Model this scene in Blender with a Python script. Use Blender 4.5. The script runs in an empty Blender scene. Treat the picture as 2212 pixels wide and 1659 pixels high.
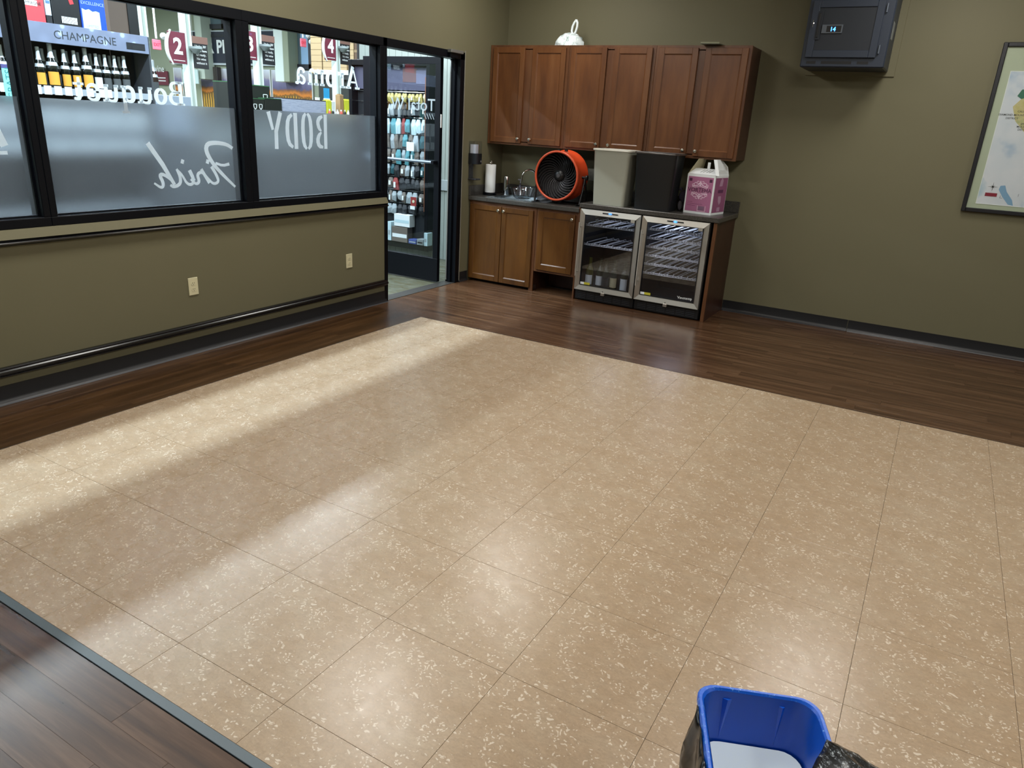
import bpy, math, random
from mathutils import Vector, Matrix
random.seed(7)
S = bpy.context.scene
C = S.collection
PI = math.pi

# ------------------------------------------------------------------ camera
CAM = Vector((4.15973181, -6.92490074, 1.58732217))
CR = Vector((0.86126692, 0.50524569, 0.05427779))
CU = Vector((-0.21654189, 0.26828639, 0.93868633))
CF = Vector((-0.45970523, 0.8202129, -0.34047305))
FPX = 1559.757
cd = bpy.data.cameras.new('camera'); cam = bpy.data.objects.new('camera', cd); C.objects.link(cam)
cam.matrix_world = Matrix(((CR.x, CU.x, -CF.x, CAM.x), (CR.y, CU.y, -CF.y, CAM.y), (CR.z, CU.z, -CF.z, CAM.z), (0, 0, 0, 1)))
cd.sensor_fit = 'HORIZONTAL'; cd.sensor_width = 36; cd.lens = FPX / 2212 * 36
cd.clip_start = 0.05; cd.clip_end = 100
S.camera = cam

# ------------------------------------------------------------------ world, lights, exposure
W = bpy.data.worlds.new('world'); S.world = W; W.use_nodes = True
W.node_tree.nodes['Background'].inputs[0].default_value = (0.75, 0.85, 1.0, 1)
W.node_tree.nodes['Background'].inputs[1].default_value = 0.25
S.view_settings.view_transform = 'Standard'; S.view_settings.look = 'None'
S.view_settings.gamma = 1; S.view_settings.use_curve_mapping = False
S.view_settings.exposure = -0.08
S.render.film_transparent = False

def area(name, loc, size, power, color=(1, 1, 1), rot=(0, 0, 0), sizey=None, spread=180):
    l = bpy.data.lights.new(name, 'AREA'); l.energy = power; l.color = color
    l.shape = 'RECTANGLE'; l.size = size; l.size_y = sizey or size; l.spread = math.radians(spread)
    o = bpy.data.objects.new(name, l); C.objects.link(o); o.location = loc; o.rotation_euler = rot
    return o
CEIL = 3.08
for lx in (0.95, 4.0):                      # the tasting room's ceiling lights
    for ly, pw in ((-1.15, 28), (-3.3, 33), (-5.5, 44)):
        area('room_light', (lx, ly, CEIL - 0.02), 0.6, pw, (1.0, 0.965, 0.91))
for lx in (6.6,):
    for ly in (-2.2, -5.0):
        area('room_light', (lx, ly, CEIL - 0.02), 0.6, 30, (1.0, 0.965, 0.91))
area('shop_tube_light', (-0.95, -4.4, 3.37), 0.10, 580, (0.76, 0.90, 1.0), sizey=8.5)   # tube row just outside the windows
for lx in (-4.0, -8.0, -12.0, -16.0):              # shop tube rows; the outermost is added to light the wall corner
    area('shop_tube_light', (lx, -2.0, 4.4), 0.25, 1050, (0.85, 0.95, 1.0), sizey=14)

# ------------------------------------------------------------------ helpers
def at(u, v, ax, val):
    """point of the photograph seen at a real plane ax=val"""
    d = CF + CR * ((u - 1106) / FPX) - CU * ((v - 829.5) / FPX)
    k = 'xyz'.index(ax); t = (val - CAM[k]) / d[k]
    return CAM + d * t

class MB:
    def __init__(s, ox=(0, 0, 0)):
        s.v = []; s.f = []; s.o = Vector(ox)
    def add(s, vs, fs):
        n = len(s.v)
        s.v += [Vector(a) - s.o for a in vs]
        s.f += [tuple(i + n for i in q) for q in fs]
        return s
    def box(s, x0, x1, y0, y1, z0, z1):
        vs = [(x, y, z) for x in (x0, x1) for y in (y0, y1) for z in (z0, z1)]
        return s.add(vs, [(0, 1, 3, 2), (4, 6, 7, 5), (0, 4, 5, 1), (2, 3, 7, 6), (0, 2, 6, 4), (1, 5, 7, 3)])
    def bev(s, x0, x1, y0, y1, z0, z1, b):
        """box with chamfered edges"""
        lo = (x0, y0, z0); hi = (x1, y1, z1); vs = []; idx = {}
        for sx in (0, 1):
            for sy in (0, 1):
                for sz in (0, 1):
                    sg = (sx, sy, sz)
                    for a in range(3):
                        p = [0, 0, 0]
                        for k in range(3):
                            e = hi[k] if sg[k] else lo[k]
                            p[k] = e if k == a else (e - b if sg[k] else e + b)
                        idx[(sg, a)] = len(vs); vs.append(p)
        fs = []
        for a in range(3):
            b1, c1 = [(1, 2), (0, 2), (0, 1)][a]
            for sa in (0, 1):
                q = []
                for sb, sc in ((0, 0), (1, 0), (1, 1), (0, 1)):
                    g = [0, 0, 0]; g[a] = sa; g[b1] = sb; g[c1] = sc
                    q.append(idx[(tuple(g), a)])
                fs.append(tuple(q))
            # edges along axis a
            for sb in (0, 1):
                for sc in (0, 1):
                    g0 = [0, 0, 0]; g1 = [0, 0, 0]
                    g0[a] = 0; g1[a] = 1
                    for g in (g0, g1): g[b1] = sb; g[c1] = sc
                    g0 = tuple(g0); g1 = tuple(g1)
                    fs.append((idx[(g0, b1)], idx[(g1, b1)], idx[(g1, c1)], idx[(g0, c1)]))
        for sx in (0, 1):
            for sy in (0, 1):
                for sz in (0, 1):
                    fs.append(tuple(idx[((sx, sy, sz), a)] for a in range(3)))
        return s.add(vs, fs)
    def quad(s, a, b, c, d): return s.add([a, b, c, d], [(0, 1, 2, 3)])
    def obox(s, o, ax, ay, az):
        """box from corner o and three edge vectors"""
        o = Vector(o); ax = Vector(ax); ay = Vector(ay); az = Vector(az)
        vs = [o + ax * i + ay * j + az * k for i in (0, 1) for j in (0, 1) for k in (0, 1)]
        return s.add(vs, [(0, 1, 3, 2), (4, 6, 7, 5), (0, 4, 5, 1), (2, 3, 7, 6), (0, 2, 6, 4), (1, 5, 7, 3)])
    def lathe(s, prof, c=(0, 0, 0), ax=(0, 0, 1), n=24):
        c = Vector(c); ax = Vector(ax).normalized()
        u = ax.orthogonal().normalized(); w = ax.cross(u); vs = []; fs = []
        for r, h in prof:
            for k in range(n):
                a = 2 * PI * k / n
                vs.append(c + ax * h + (u * math.cos(a) + w * math.sin(a)) * r)
        for i in range(len(prof) - 1):
            for k in range(n):
                fs.append((i * n + k, i * n + (k + 1) % n, (i + 1) * n + (k + 1) % n, (i + 1) * n + k))
        return s.add(vs, fs)
    def cyl(s, a, b, r, n=16, r2=None):
        a = Vector(a); b = Vector(b); L = (b - a).length; r2 = r if r2 is None else r2
        return s.lathe([(0.0001, 0), (r, 0), (r2, L), (0.0001, L)], a, b - a, n)
    def tube(s, pts, r, n=10, closed=False):
        pts = [Vector(p) for p in pts]; m = len(pts); vs = []; fs = []; pu = None
        for i, p in enumerate(pts):
            if closed: t = pts[(i + 1) % m] - pts[i - 1]
            else: t = pts[min(i + 1, m - 1)] - pts[max(i - 1, 0)]
            t.normalize()
            u = t.orthogonal().normalized() if pu is None else (pu - t * pu.dot(t)).normalized()
            pu = u; w = t.cross(u)
            for k in range(n):
                a = 2 * PI * k / n; vs.append(p + (u * math.cos(a) + w * math.sin(a)) * r)
        for i in range(m if closed else m - 1):
            j = (i + 1) % m
            for k in range(n):
                fs.append((i * n + k, i * n + (k + 1) % n, j * n + (k + 1) % n, j * n + k))
        if not closed: fs += [tuple(range(n)), tuple(range((m - 1) * n, m * n))]
        return s.add(vs, fs)
    def prism(s, poly, o, ux, uy, d):
        """polygon (2D) placed at o with axes ux, uy, extruded by vector d"""
        o = Vector(o); ux = Vector(ux); uy = Vector(uy); d = Vector(d); n = len(poly)
        a = [o + ux * p[0] + uy * p[1] for p in poly]
        return s.add(a + [p + d for p in a], [tuple(range(n)), tuple(range(n, 2 * n))] + [(k, (k + 1) % n, (k + 1) % n + n, k + n) for k in range(n)])
    def stroke(s, pts, w, o, ux, uy, d, smooth=0):
        """flat ribbon along 2D points; w is a width or list of widths"""
        P = [Vector(p) for p in pts]
        ws = w if isinstance(w, (list, tuple)) else [w] * len(P)
        for _ in range(smooth):
            Q = [P[0]]; X = [ws[0]]
            for i in range(len(P) - 1):
                Q += [P[i].lerp(P[i + 1], .25), P[i].lerp(P[i + 1], .75)]
                X += [ws[i] * .75 + ws[i + 1] * .25, ws[i] * .25 + ws[i + 1] * .75]
            Q.append(P[-1]); X.append(ws[-1]); P, ws = Q, X
        o = Vector(o); ux = Vector(ux); uy = Vector(uy); d = Vector(d); vs = []
        for i, p in enumerate(P):
            t = (P[min(i + 1, len(P) - 1)] - P[max(i - 1, 0)]).normalized(); nn = Vector((-t.y, t.x)) * ws[i] / 2
            for q in (p + nn, p - nn): vs.append(o + ux * q.x + uy * q.y)
            if d.length > 0:
                for q in (p + nn, p - nn): vs.append(o + ux * q.x + uy * q.y + d)
        fs = []
        if d.length == 0: return s.add(vs, [(2 * i, 2 * i + 1, 2 * i + 3, 2 * i + 2) for i in range(len(P) - 1)])
        for i in range(len(P) - 1):
            a = 4 * i; b = a + 4
            fs += [(a, a + 1, b + 1, b), (a + 2, b + 2, b + 3, a + 3), (a, b, b + 2, a + 2), (a + 1, a + 3, b + 3, b + 1)]
        fs += [(0, 2, 3, 1), (len(vs) - 4, len(vs) - 3, len(vs) - 1, len(vs) - 2)]
        return s.add(vs, fs)
    def text(s, t, o, ux, uy, size, d, align='c', bold=0.0):
        """built-in font lettering as flat solid; ux, uy unit vectors"""
        o = Vector(o); ux = Vector(ux); uy = Vector(uy); d = Vector(d)
        vs, ps = glyphs(t, bold)
        xs = [p.x for p in vs]; w = (max(xs) + min(xs)) if xs else 0
        off = -w / 2 if align == 'c' else 0
        a = [o + ux * ((p.x + off) * size) + uy * (p.y * size) + d for p in vs]
        return s.add(a, ps)
    def mesh(s, name):
        m = bpy.data.meshes.new(name); m.from_pydata([tuple(p) for p in s.v], [], s.f); m.validate(); 
        return m
_g = {}
def glyphs(t, bold):
    if (t, bold) in _g: return _g[(t, bold)]
    c = bpy.data.curves.new('lettering', 'FONT'); c.body = t; c.size = 1; c.resolution_u = 3; c.offset = bold
    o = bpy.data.objects.new('lettering', c); C.objects.link(o)
    dg = bpy.context.evaluated_depsgraph_get(); dg.update()
    m = bpy.data.meshes.new_from_object(o.evaluated_get(dg))
    r = ([v.co.copy() for v in m.vertices], [tuple(p.vertices) for p in m.polygons])
    bpy.data.objects.remove(o); bpy.data.curves.remove(c); bpy.data.meshes.remove(m)
    _g[(t, bold)] = r
    return r

def recalc(m, smooth):
    import bmesh
    b = bmesh.new(); b.from_mesh(m); bmesh.ops.recalc_face_normals(b, faces=b.faces); b.to_mesh(m); b.free()
    if smooth:
        for p in m.polygons: p.use_smooth = True
        m.set_sharp_from_angle(angle=math.radians(smooth if smooth > 1 else 40))

def obj(name, mb, mat, parent=None, smooth=0, local=False):
    """one mesh object. mb in world metres unless local; children take the parent's frame"""
    m = mb.mesh(name)
    recalc(m, smooth)
    m.materials.append(mat)
    o = bpy.data.objects.new(name, m); C.objects.link(o)
    if parent is not None:
        o.parent = parent
        if not local:
            wm = parent.matrix_basis
            if parent.parent is not None: wm = parent.parent.matrix_basis @ wm
            m.transform(wm.inverted())
    return o

def tag(o, label=None, cat=None, group=None, kind=None):
    if label: o['label'] = label
    if cat: o['category'] = cat
    if group: o['group'] = group
    if kind: o['kind'] = kind
    return o

def thing(name, label, cat, loc=(0, 0, 0), rz=0, group=None):
    o = bpy.data.objects.new(name, None); C.objects.link(o); o.empty_display_size = .05
    o.location = loc; o.rotation_euler = (0, 0, rz)
    o.matrix_basis = Matrix.Translation(loc) @ Matrix.Rotation(rz, 4, 'Z')
    return tag(o, label, cat, group)

def kids(o): return [c for c in C.objects if c.parent == o]
def dup(o, loc, label=None, group=None, rz=None, scale=None):
    r = o.copy(); C.objects.link(r); r.location = loc
    if rz is not None: r.rotation_euler = (0, 0, rz)
    if scale: r.scale = (scale,) * 3 if not isinstance(scale, tuple) else scale
    if label: r['label'] = label
    if group: r['group'] = group
    for ch in o.children:
        c = ch.copy(); C.objects.link(c); c.parent = r
        for g in ch.children:
            d = g.copy(); C.objects.link(d); d.parent = c
    return r

# ------------------------------------------------------------------ materials
def lin(c):
    if isinstance(c, str):
        c = [int(c[i:i + 2], 16) / 255 for i in (0, 2, 4)]
        c = [x / 12.92 if x <= .04045 else ((x + .055) / 1.055) ** 2.4 for x in c]
    return (*c[:3], 1)
_m = {}
def mat(name, col, rough=.5, metal=0, spec=.5, trans=0, emit=0, coat=0, sub=0):
    if name in _m: return _m[name]
    m = bpy.data.materials.new(name); m.use_nodes = True; b = m.node_tree.nodes['Principled BSDF']
    b.inputs['Base Color'].default_value = lin(col); b.inputs['Roughness'].default_value = rough
    b.inputs['Metallic'].default_value = metal; b.inputs['Specular IOR Level'].default_value = spec
    b.inputs['Transmission Weight'].default_value = trans; b.inputs['Coat Weight'].default_value = coat
    if emit:
        b.inputs['Emission Color'].default_value = lin(col); b.inputs['Emission Strength'].default_value = emit
    _m[name] = m
    return m
def N(m, t, **k):
    n = m.node_tree.nodes.new(t)
    for a, v in k.items():
        if a in n.inputs.keys() if isinstance(a, str) else False: n.inputs[a].default_value = v
        else: setattr(n, a, v)
    return n
def L(m, a, b): m.node_tree.links.new(a, b)
def bsdf(m): return m.node_tree.nodes['Principled BSDF']
def ramp(m, fac, stops):
    r = N(m, 'ShaderNodeValToRGB'); e = r.color_ramp.elements
    while len(e) < len(stops): e.new(.5)
    for x, (p, c) in zip(e, stops): x.position = p; x.color = lin(c)
    L(m, fac, r.inputs[0]); return r.outputs[0]
def coords(m, scale, kind='Object', rnd=0, loc=(0, 0, 0)):
    tc = N(m, 'ShaderNodeTexCoord'); mp = N(m, 'ShaderNodeMapping'); mp.inputs['Scale'].default_value = scale
    mp.inputs['Location'].default_value = loc
    src = tc.outputs[kind]
    if rnd:
        oi = N(m, 'ShaderNodeObjectInfo'); mu = N(m, 'ShaderNodeMath', operation='MULTIPLY'); mu.inputs[1].default_value = rnd
        L(m, oi.outputs['Random'], mu.inputs[0]); va = N(m, 'ShaderNodeVectorMath', operation='ADD')
        L(m, src, va.inputs[0]); L(m, mu.outputs[0], va.inputs[1]); src = va.outputs[0]
    L(m, src, mp.inputs[0]); return mp.outputs[0]
def noise(m, vec, scale, detail=4, rough=.55, out='Fac'):
    n = N(m, 'ShaderNodeTexNoise'); n.inputs['Scale'].default_value = scale; n.inputs['Detail'].default_value = detail
    n.inputs['Roughness'].default_value = rough; L(m, vec, n.inputs['Vector']); return n.outputs[out]
def mix(m, f, a, b, mode='MIX'):
    x = N(m, 'ShaderNodeMix', data_type='RGBA', blend_type=mode)
    for s_, v in ((0, f), (6, a), (7, b)):
        if isinstance(v, (int, float)): x.inputs[s_].default_value = v
        elif isinstance(v, (tuple, str)): x.inputs[s_].default_value = lin(v)
        else: L(m, v, x.inputs[s_])
    return x.outputs[2]
def bump(m, h, strength, dist=.002):
    b = N(m, 'ShaderNodeBump'); b.inputs['Strength'].default_value = strength; b.inputs['Distance'].default_value = dist
    L(m, h, b.inputs['Height']); L(m, b.outputs[0], bsdf(m).inputs['Normal'])

def m_wall(name, c1, c2):
    m = mat(name, c1, .62, spec=.35); v = coords(m, (1, 1, 1))
    L(m, mix(m, noise(m, v, 1.3, 3), c1, c2), bsdf(m).inputs['Base Color'])
    bump(m, noise(m, v, 260, 2), .12, .001); return m
WALL = m_wall('olive_paint', '6d6952', '68654d')

def m_tile():
    m = mat('marbled_linoleum', 'b89d79', .3, spec=.5)
    v = coords(m, (1, 1, 1), rnd=0)
    base = ramp(m, noise(m, coords(m, (1.0, 1.9, 1), rnd=.6), 5.0, 6, .62), [(.28, 'b49c7f'), (.5, 'b8a186'), (.72, 'bca88e')])
    fine = ramp(m, noise(m, coords(m, (1, 1.6, 1)), 95, 4, .75), [(.3, '6e6e6e'), (.7, 'b4b4b4')])
    c = mix(m, .38, base, fine, 'OVERLAY'); c = mix(m, .3, c, ramp(m, noise(m, coords(m, (1, 2.2, 1)), 24, 5, .7), [(.35, '746f69'), (.65, 'aaa7a2')]), 'OVERLAY')
    # pale curled flecks
    wv = coords(m, (50, 72, 50)); nz = noise(m, v, 13, 3, out='Color'); ad = N(m, 'ShaderNodeVectorMath', operation='MULTIPLY_ADD')
    L(m, nz, ad.inputs[0]); ad.inputs[1].default_value = (9, 9, 9); L(m, wv, ad.inputs[2])
    vo = N(m, 'ShaderNodeTexVoronoi'); vo.inputs['Scale'].default_value = 1; vo.inputs['Randomness'].default_value = 1; L(m, ad.outputs[0], vo.inputs['Vector'])
    fl = N(m, 'ShaderNodeMath', operation='LESS_THAN'); fl.inputs[1].default_value = .30; L(m, vo.outputs['Distance'], fl.inputs[0])
    ms = N(m, 'ShaderNodeMath', operation='GREATER_THAN'); ms.inputs[1].default_value = .50; L(m, noise(m, v, 13, 4, .7), ms.inputs[0])
    mu = N(m, 'ShaderNodeMath', operation='MULTIPLY'); L(m, fl.outputs[0], mu.inputs[0]); L(m, ms.outputs[0], mu.inputs[1])
    m2 = N(m, 'ShaderNodeMath', operation='MULTIPLY'); m2.inputs[1].default_value = .5; L(m, mu.outputs[0], m2.inputs[0])
    c = mix(m, m2.outputs[0], c, 'e6dccb')
    L(m, c, bsdf(m).inputs['Base Color'])
    r = N(m, 'ShaderNodeMapRange'); r.inputs[3].default_value = .2; r.inputs[4].default_value = .36
    L(m, noise(m, v, 14, 3), r.inputs[0]); L(m, r.outputs[0], bsdf(m).inputs['Roughness'])
    bump(m, noise(m, coords(m, (1, 1, 1), rnd=5), 3.0, 2), .25, .004)
    return m
TILE = m_tile()

def m_wood(name, cols, scale, dens, rough, rnd=50, coat=0, spec=.5, bmp=.012):
    m = mat(name, cols[1], rough, coat=coat, spec=spec)
    v = coords(m, scale, rnd=rnd)
    n1 = noise(m, v, dens, 6, .62)
    c = ramp(m, n1, [(.25, cols[0]), (.5, cols[1]), (.78, cols[2])])
    v2 = coords(m, tuple(a * .25 for a in scale), rnd=rnd)
    c = mix(m, .55, c, ramp(m, noise(m, v2, dens * .9, 3), [(.3, '6a6a6a'), (.7, 'a0a0a0')]), 'OVERLAY')
    L(m, c, bsdf(m).inputs['Base Color']); (bump(m, n1, bmp, .001) if bmp > .015 else None)
    return m
PLANKX = m_wood('brown_plank_x', ('321f13', '573c28', '7b5d45'), (.55, 9, 1), 2.6, .27)
PLANKY = m_wood('brown_plank_y', ('2b1a0d', '4c3219', '6b4b2d'), (9, .55, 1), 2.6, .27)
CABW = m_wood('stained_maple', ('5c351c', '724624', '845834'), (5, 5, .8), 2.2, .36, rnd=20, bmp=.02)
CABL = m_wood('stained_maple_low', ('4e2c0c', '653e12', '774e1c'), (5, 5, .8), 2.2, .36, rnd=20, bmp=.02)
CABF = m_wood('stained_maple_frame', ('56321c', '6c4428', '7c5436'), (6, 6, .8), 2.2, .36, rnd=20, bmp=.02)
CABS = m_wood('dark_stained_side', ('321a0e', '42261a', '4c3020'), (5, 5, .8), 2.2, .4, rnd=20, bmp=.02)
def m_lam():
    m = mat('charcoal_laminate', '3a3a38', .3); v = coords(m, (1, 1, 1))
    L(m, ramp(m, noise(m, v, 260, 3, .8), [(.35, '1f1f20'), (.5, '3a3937'), (.68, '6b655c')]), bsdf(m).inputs['Base Color'])
    return m
LAM = m_lam()
def m_brushed(name, col, rough):
    m = mat(name, col, rough, metal=1); v = coords(m, (1, 1, 60)); bump(m, noise(m, v, 40, 2), .05, .0005); return m
STEEL = m_brushed('brushed_steel', 'c4c0b8', .42)
CHROME = mat('chrome', 'd5d5d5', .12, metal=1)
NICKEL = mat('satin_nickel', 'd8d2c6', .25, metal=1)
BLACKM = mat('black_aluminium', '04070e', .4, spec=.22)
GLOSSB = mat('glossy_black_rail', '08090c', .22, spec=.6)
BASEB = mat('black_rubber_cove', '1b1c1f', .38)
BASEG = mat('grey_base_toe', '44484e', .35)
BLACKP = mat('black_plastic', '0f1012', .4)
BLACKD = mat('dark_interior', '08090b', .5)
WHITEP = mat('white_paper', 'e4e8e8', .6)
IVORY = mat('ivory_plastic', 'cfc9a6', .4)
IVORYD = mat('ivory_shadow', '3a3526', .6)
GREYS = mat('grey_transition', '4e5a60', .4)

def m_glass(name, tint=(1, 1, 1), gl=.06, rough=.0):
    m = bpy.data.materials.new(name); m.use_nodes = True; nt = m.node_tree; nt.nodes.clear()
    o = N(m, 'ShaderNodeOutputMaterial'); t = N(m, 'ShaderNodeBsdfTransparent'); g = N(m, 'ShaderNodeBsdfGlossy')
    t.inputs[0].default_value = (*tint, 1); g.inputs['Roughness'].default_value = rough
    f = N(m, 'ShaderNodeLayerWeight'); f.inputs[0].default_value = .5; x = N(m, 'ShaderNodeMixShader')
    mu = N(m, 'ShaderNodeMath', operation='POWER'); mu.inputs[1].default_value = 5
    mn = N(m, 'ShaderNodeMath', operation='MULTIPLY_ADD'); mn.inputs[1].default_value = .8 - gl; mn.inputs[2].default_value = gl
    L(m, f.outputs['Facing'], mu.inputs[0]); L(m, mu.outputs[0], mn.inputs[0]); L(m, mn.outputs[0], x.inputs[0])
    L(m, t.outputs[0], x.inputs[1]); L(m, g.outputs[0], x.inputs[2]); L(m, x.outputs[0], o.inputs[0])
    return m
GLASS = m_glass('clear_glass', (.97, .99, 1.0), .03)
GLASSD = m_glass('door_glass', (.86, .9, .92), .06)
GLASSC = m_glass('cooler_glass', (.82, .84, .88), .07)
def m_frost():
    m = bpy.data.materials.new('frosted_film'); m.use_nodes = True; nt = m.node_tree; nt.nodes.clear()
    o = N(m, 'ShaderNodeOutputMaterial'); r = N(m, 'ShaderNodeBsdfRefraction'); r.inputs['Color'].default_value = (.86, .88, .90, 1)
    r.inputs['Roughness'].default_value = .24; r.inputs['IOR'].default_value = 1.25
    t = N(m, 'ShaderNodeBsdfTranslucent'); t.inputs[0].default_value = (.42, .44, .46, 1)
    d = N(m, 'ShaderNodeBsdfDiffuse'); d.inputs[0].default_value = (.32, .34, .36, 1)
    x = N(m, 'ShaderNodeMixShader'); x.inputs[0].default_value = .13; y = N(m, 'ShaderNodeMixShader'); y.inputs[0].default_value = .35
    L(m, r.outputs[0], x.inputs[1]); L(m, y.outputs[0], x.inputs[2]); L(m, t.outputs[0], y.inputs[1]); L(m, d.outputs[0], y.inputs[2])
    L(m, x.outputs[0], o.inputs[0]); return m
FROST = m_frost()
def m_vinyl(name, k):
    m = bpy.data.materials.new(name); m.use_nodes = True; nt = m.node_tree; nt.nodes.clear()
    o = N(m, 'ShaderNodeOutputMaterial'); t = N(m, 'ShaderNodeBsdfTranslucent'); t.inputs[0].default_value = (.85 * k, .95 * k, k, 1)
    d = N(m, 'ShaderNodeBsdfDiffuse'); d.inputs[0].default_value = (.80 * k, .88 * k, .93 * k, 1)
    x = N(m, 'ShaderNodeMixShader'); x.inputs[0].default_value = .45
    L(m, t.outputs[0], x.inputs[1]); L(m, d.outputs[0], x.inputs[2]); L(m, x.outputs[0], o.inputs[0]); return m
VINYL = m_vinyl('dimmed_vinyl_letter', .62); VINYLF = m_vinyl('bright_vinyl_letter', 1.0)  # one vinyl in two tones; dimmer copy offsets tube light from behind

# ================================================================== SETTING
T = .4572
X0, Y0 = .5696, -2.157                     # far left corner of the tile field
XR, YF = 6.9, -9.2                         # room's right wall, front wall
fl = obj('floor', MB().box(-.1, XR, YF, 0, -.12, -.004), mat('black_underfloor', '14100c', .7)); tag(fl, kind='structure')
tm = MB().bev(0, T - .0010, 0, T - .0008, -.003, 0, .0005)
t0 = obj('floor_tile', tm, TILE, fl, local=True); t0.location = (X0, Y0 - T, 0); first = True
for i in range(13):
    for j in range(9):
        y = Y0 - (j + 1) * T
        if j == 8:
            continue
        if first: first = False; continue
        c = t0.copy(); C.objects.link(c); c.parent = fl; c.location = (X0 + i * T, y, 0)
# narrow row of cut tiles against the grey strip
yb = Y0 - 8 * T
cm = MB().bev(0, T - .0010, 0, yb + 5.98 - .0008, -.003, 0, .0005)
c0 = obj('floor_tile', cm, TILE, fl, local=True); c0.location = (X0, -5.98, 0)
for i in range(1, 13):
    c = c0.copy(); C.objects.link(c); c.parent = fl; c.location = (X0 + i * T, -5.98, 0)
# planks
PW = .1016; PL = .9144
def planks(x0, x1, y0, y1, along, m, seed, skip=None):
    rnd = random.Random(seed); meshes = {}
    a0, a1, b0, b1 = (x0, x1, y0, y1) if along == 'x' else (y0, y1, x0, x1)
    b = b1; k = 0
    while b > b0 + .01:
        w = min(PW, b - b0); a = a0 - rnd.random() * PL
        while a < a1 - .01:
            s0 = max(a, a0); s1 = min(a + PL, a1)
            a += PL
            if s1 - s0 < .03: continue
            if skip and skip(s0, s1, b - w, b): continue
            key = (round(s1 - s0, 3), round(w, 3))
            if key not in meshes:
                q = MB()
                if along == 'x': q.bev(0, s1 - s0 - .0008, 0, w - .0003, -.003, 0, .0002)
                else: q.bev(0, w - .0003, 0, s1 - s0 - .0008, -.003, 0, .0002)
                o = obj('floor_plank', q, m, fl, local=True); meshes[key] = o
            else:
                o = meshes[key].copy(); C.objects.link(o); o.parent = fl
            o.location = (s0, b - w, 0) if along == 'x' else (b - w, s0, 0)
        b -= w
planks(0, XR, Y0 + .004, 0, 'x', PLANKX, 3, lambda a, b, c, d: c > -.56 and b < 2.45 and not (.7 < a < 1.3 or .7 < b < 1.3))
planks(0, X0 - .003, -5.98, Y0 + .004, 'y', PLANKY, 5)
planks(.9, 4.2, -7.0, -6.012, 'x', PLANKX, 8)
sb = obj('transition_strip', MB().bev(0, XR, -6.010, -5.982, -.003, .003, .001), GREYS, fl)
sb2 = obj('edge_strip', MB().box(X0 - .004, X0 - .001, -5.98, Y0 + .003, -.003, .001).box(X0 - .004, XR, Y0 + .0005, Y0 + .0035, -.003, .001), mat('dark_joint', '2b2725', .5), fl)

# walls
def struct(name, mb, m, smooth=0):
    return tag(obj(name, mb, m, None, smooth), kind='structure')
yJ = -1.925                                # end of the windowed wall (left door jamb)
wl = MB().box(-.12, 0, YF, yJ, 0, .919).box(-.12, 0, YF, -.775, 2.172, CEIL).box(-.12, 0, -.775, 0, 0, CEIL)
struct('wall_left', wl, WALL)
struct('wall_back', MB().box(-.12, XR + .12, 0, .12, 0, CEIL), WALL)
struct('wall_right', MB().box(XR, XR + .12, YF, 0, 0, CEIL), WALL)
struct('wall_front', MB().box(-.12, XR + .12, YF - .12, YF, 0, CEIL), WALL)
struct('ceiling', MB().box(-.12, XR + .12, YF - .12, .12, CEIL, CEIL + .1), mat('white_ceiling_tile', 'c9c7bf', .8))
# sill ledge, chair rail, lower rail, cove base on the left wall
struct('trim_1', MB().prism([(0, .919), (.012, .919), (.034, .872), (0, .872)], (0, YF, 0), (1, 0, 0), (0, 0, 1), (0, yJ - YF, 0)), WALL)
def rail(name, z0, z1, d, y0=YF, y1=yJ):
    h = z1 - z0
    prof = [(0, z0), (d * .55, z0), (d * .7, z0 + h * .18), (d * .95, z0 + h * .30), (d, z0 + h * .45), (d * .95, z0 + h * .6), (d * .72, z0 + h * .72), (d * .8, z0 + h * .85), (d * .6, z1), (0, z1)]
    struct(name, MB().prism(prof, (0, y0, 0), (1, 0, 0), (0, 0, 1), (0, y1 - y0, 0)), GLOSSB, 35)
rail('trim_2', .838, .872, .036)
rail('trim_3', .150, .202, .030)
def cove(name, axis, a0, a1, s=1):
    prof = [(0, .1), (.004, .1), (.005, .03), (.010, .012), (.022, .002), (.022, 0), (0, 0)]
    if axis == 'x0': mb = MB().prism(prof, (0, a0, 0), (1, 0, 0), (0, 0, 1), (0, a1 - a0, 0))
    else: mb = MB().prism([(-p[0], p[1]) for p in prof], (a0, 0, 0), (0, 1, 0), (0, 0, 1), (a1 - a0, 0, 0))
    return struct(name, mb, BASEB, 50)
b1 = cove('baseboard_left', 'x0', YF, yJ)
obj('toe_stripe', MB().prism([(.0222, .003), (.0222, 0), (.030, 0), (.024, .004)], (0, YF, 0), (1, 0, 0), (0, 0, 1), (0, yJ - YF, 0)), BASEG, b1)  # paler grey strip along the cove toe
cove('baseboard_corner', 'x0', -.775, -.62)
b2 = cove('baseboard_back', 'y0', 2.545, 3.66)
obj('toe_stripe', MB().box(2.56, 3.66, -.029, -.0222, 0, .003), BASEG, b2)
b3 = cove('baseboard_back', 'y0', 3.664, XR)
obj('toe_stripe', MB().box(3.67, XR, -.029, -.0222, 0, .003), mat('pale_toe', '80868c', .4), b3)  # lighter grey toe strip on this stretch

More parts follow.
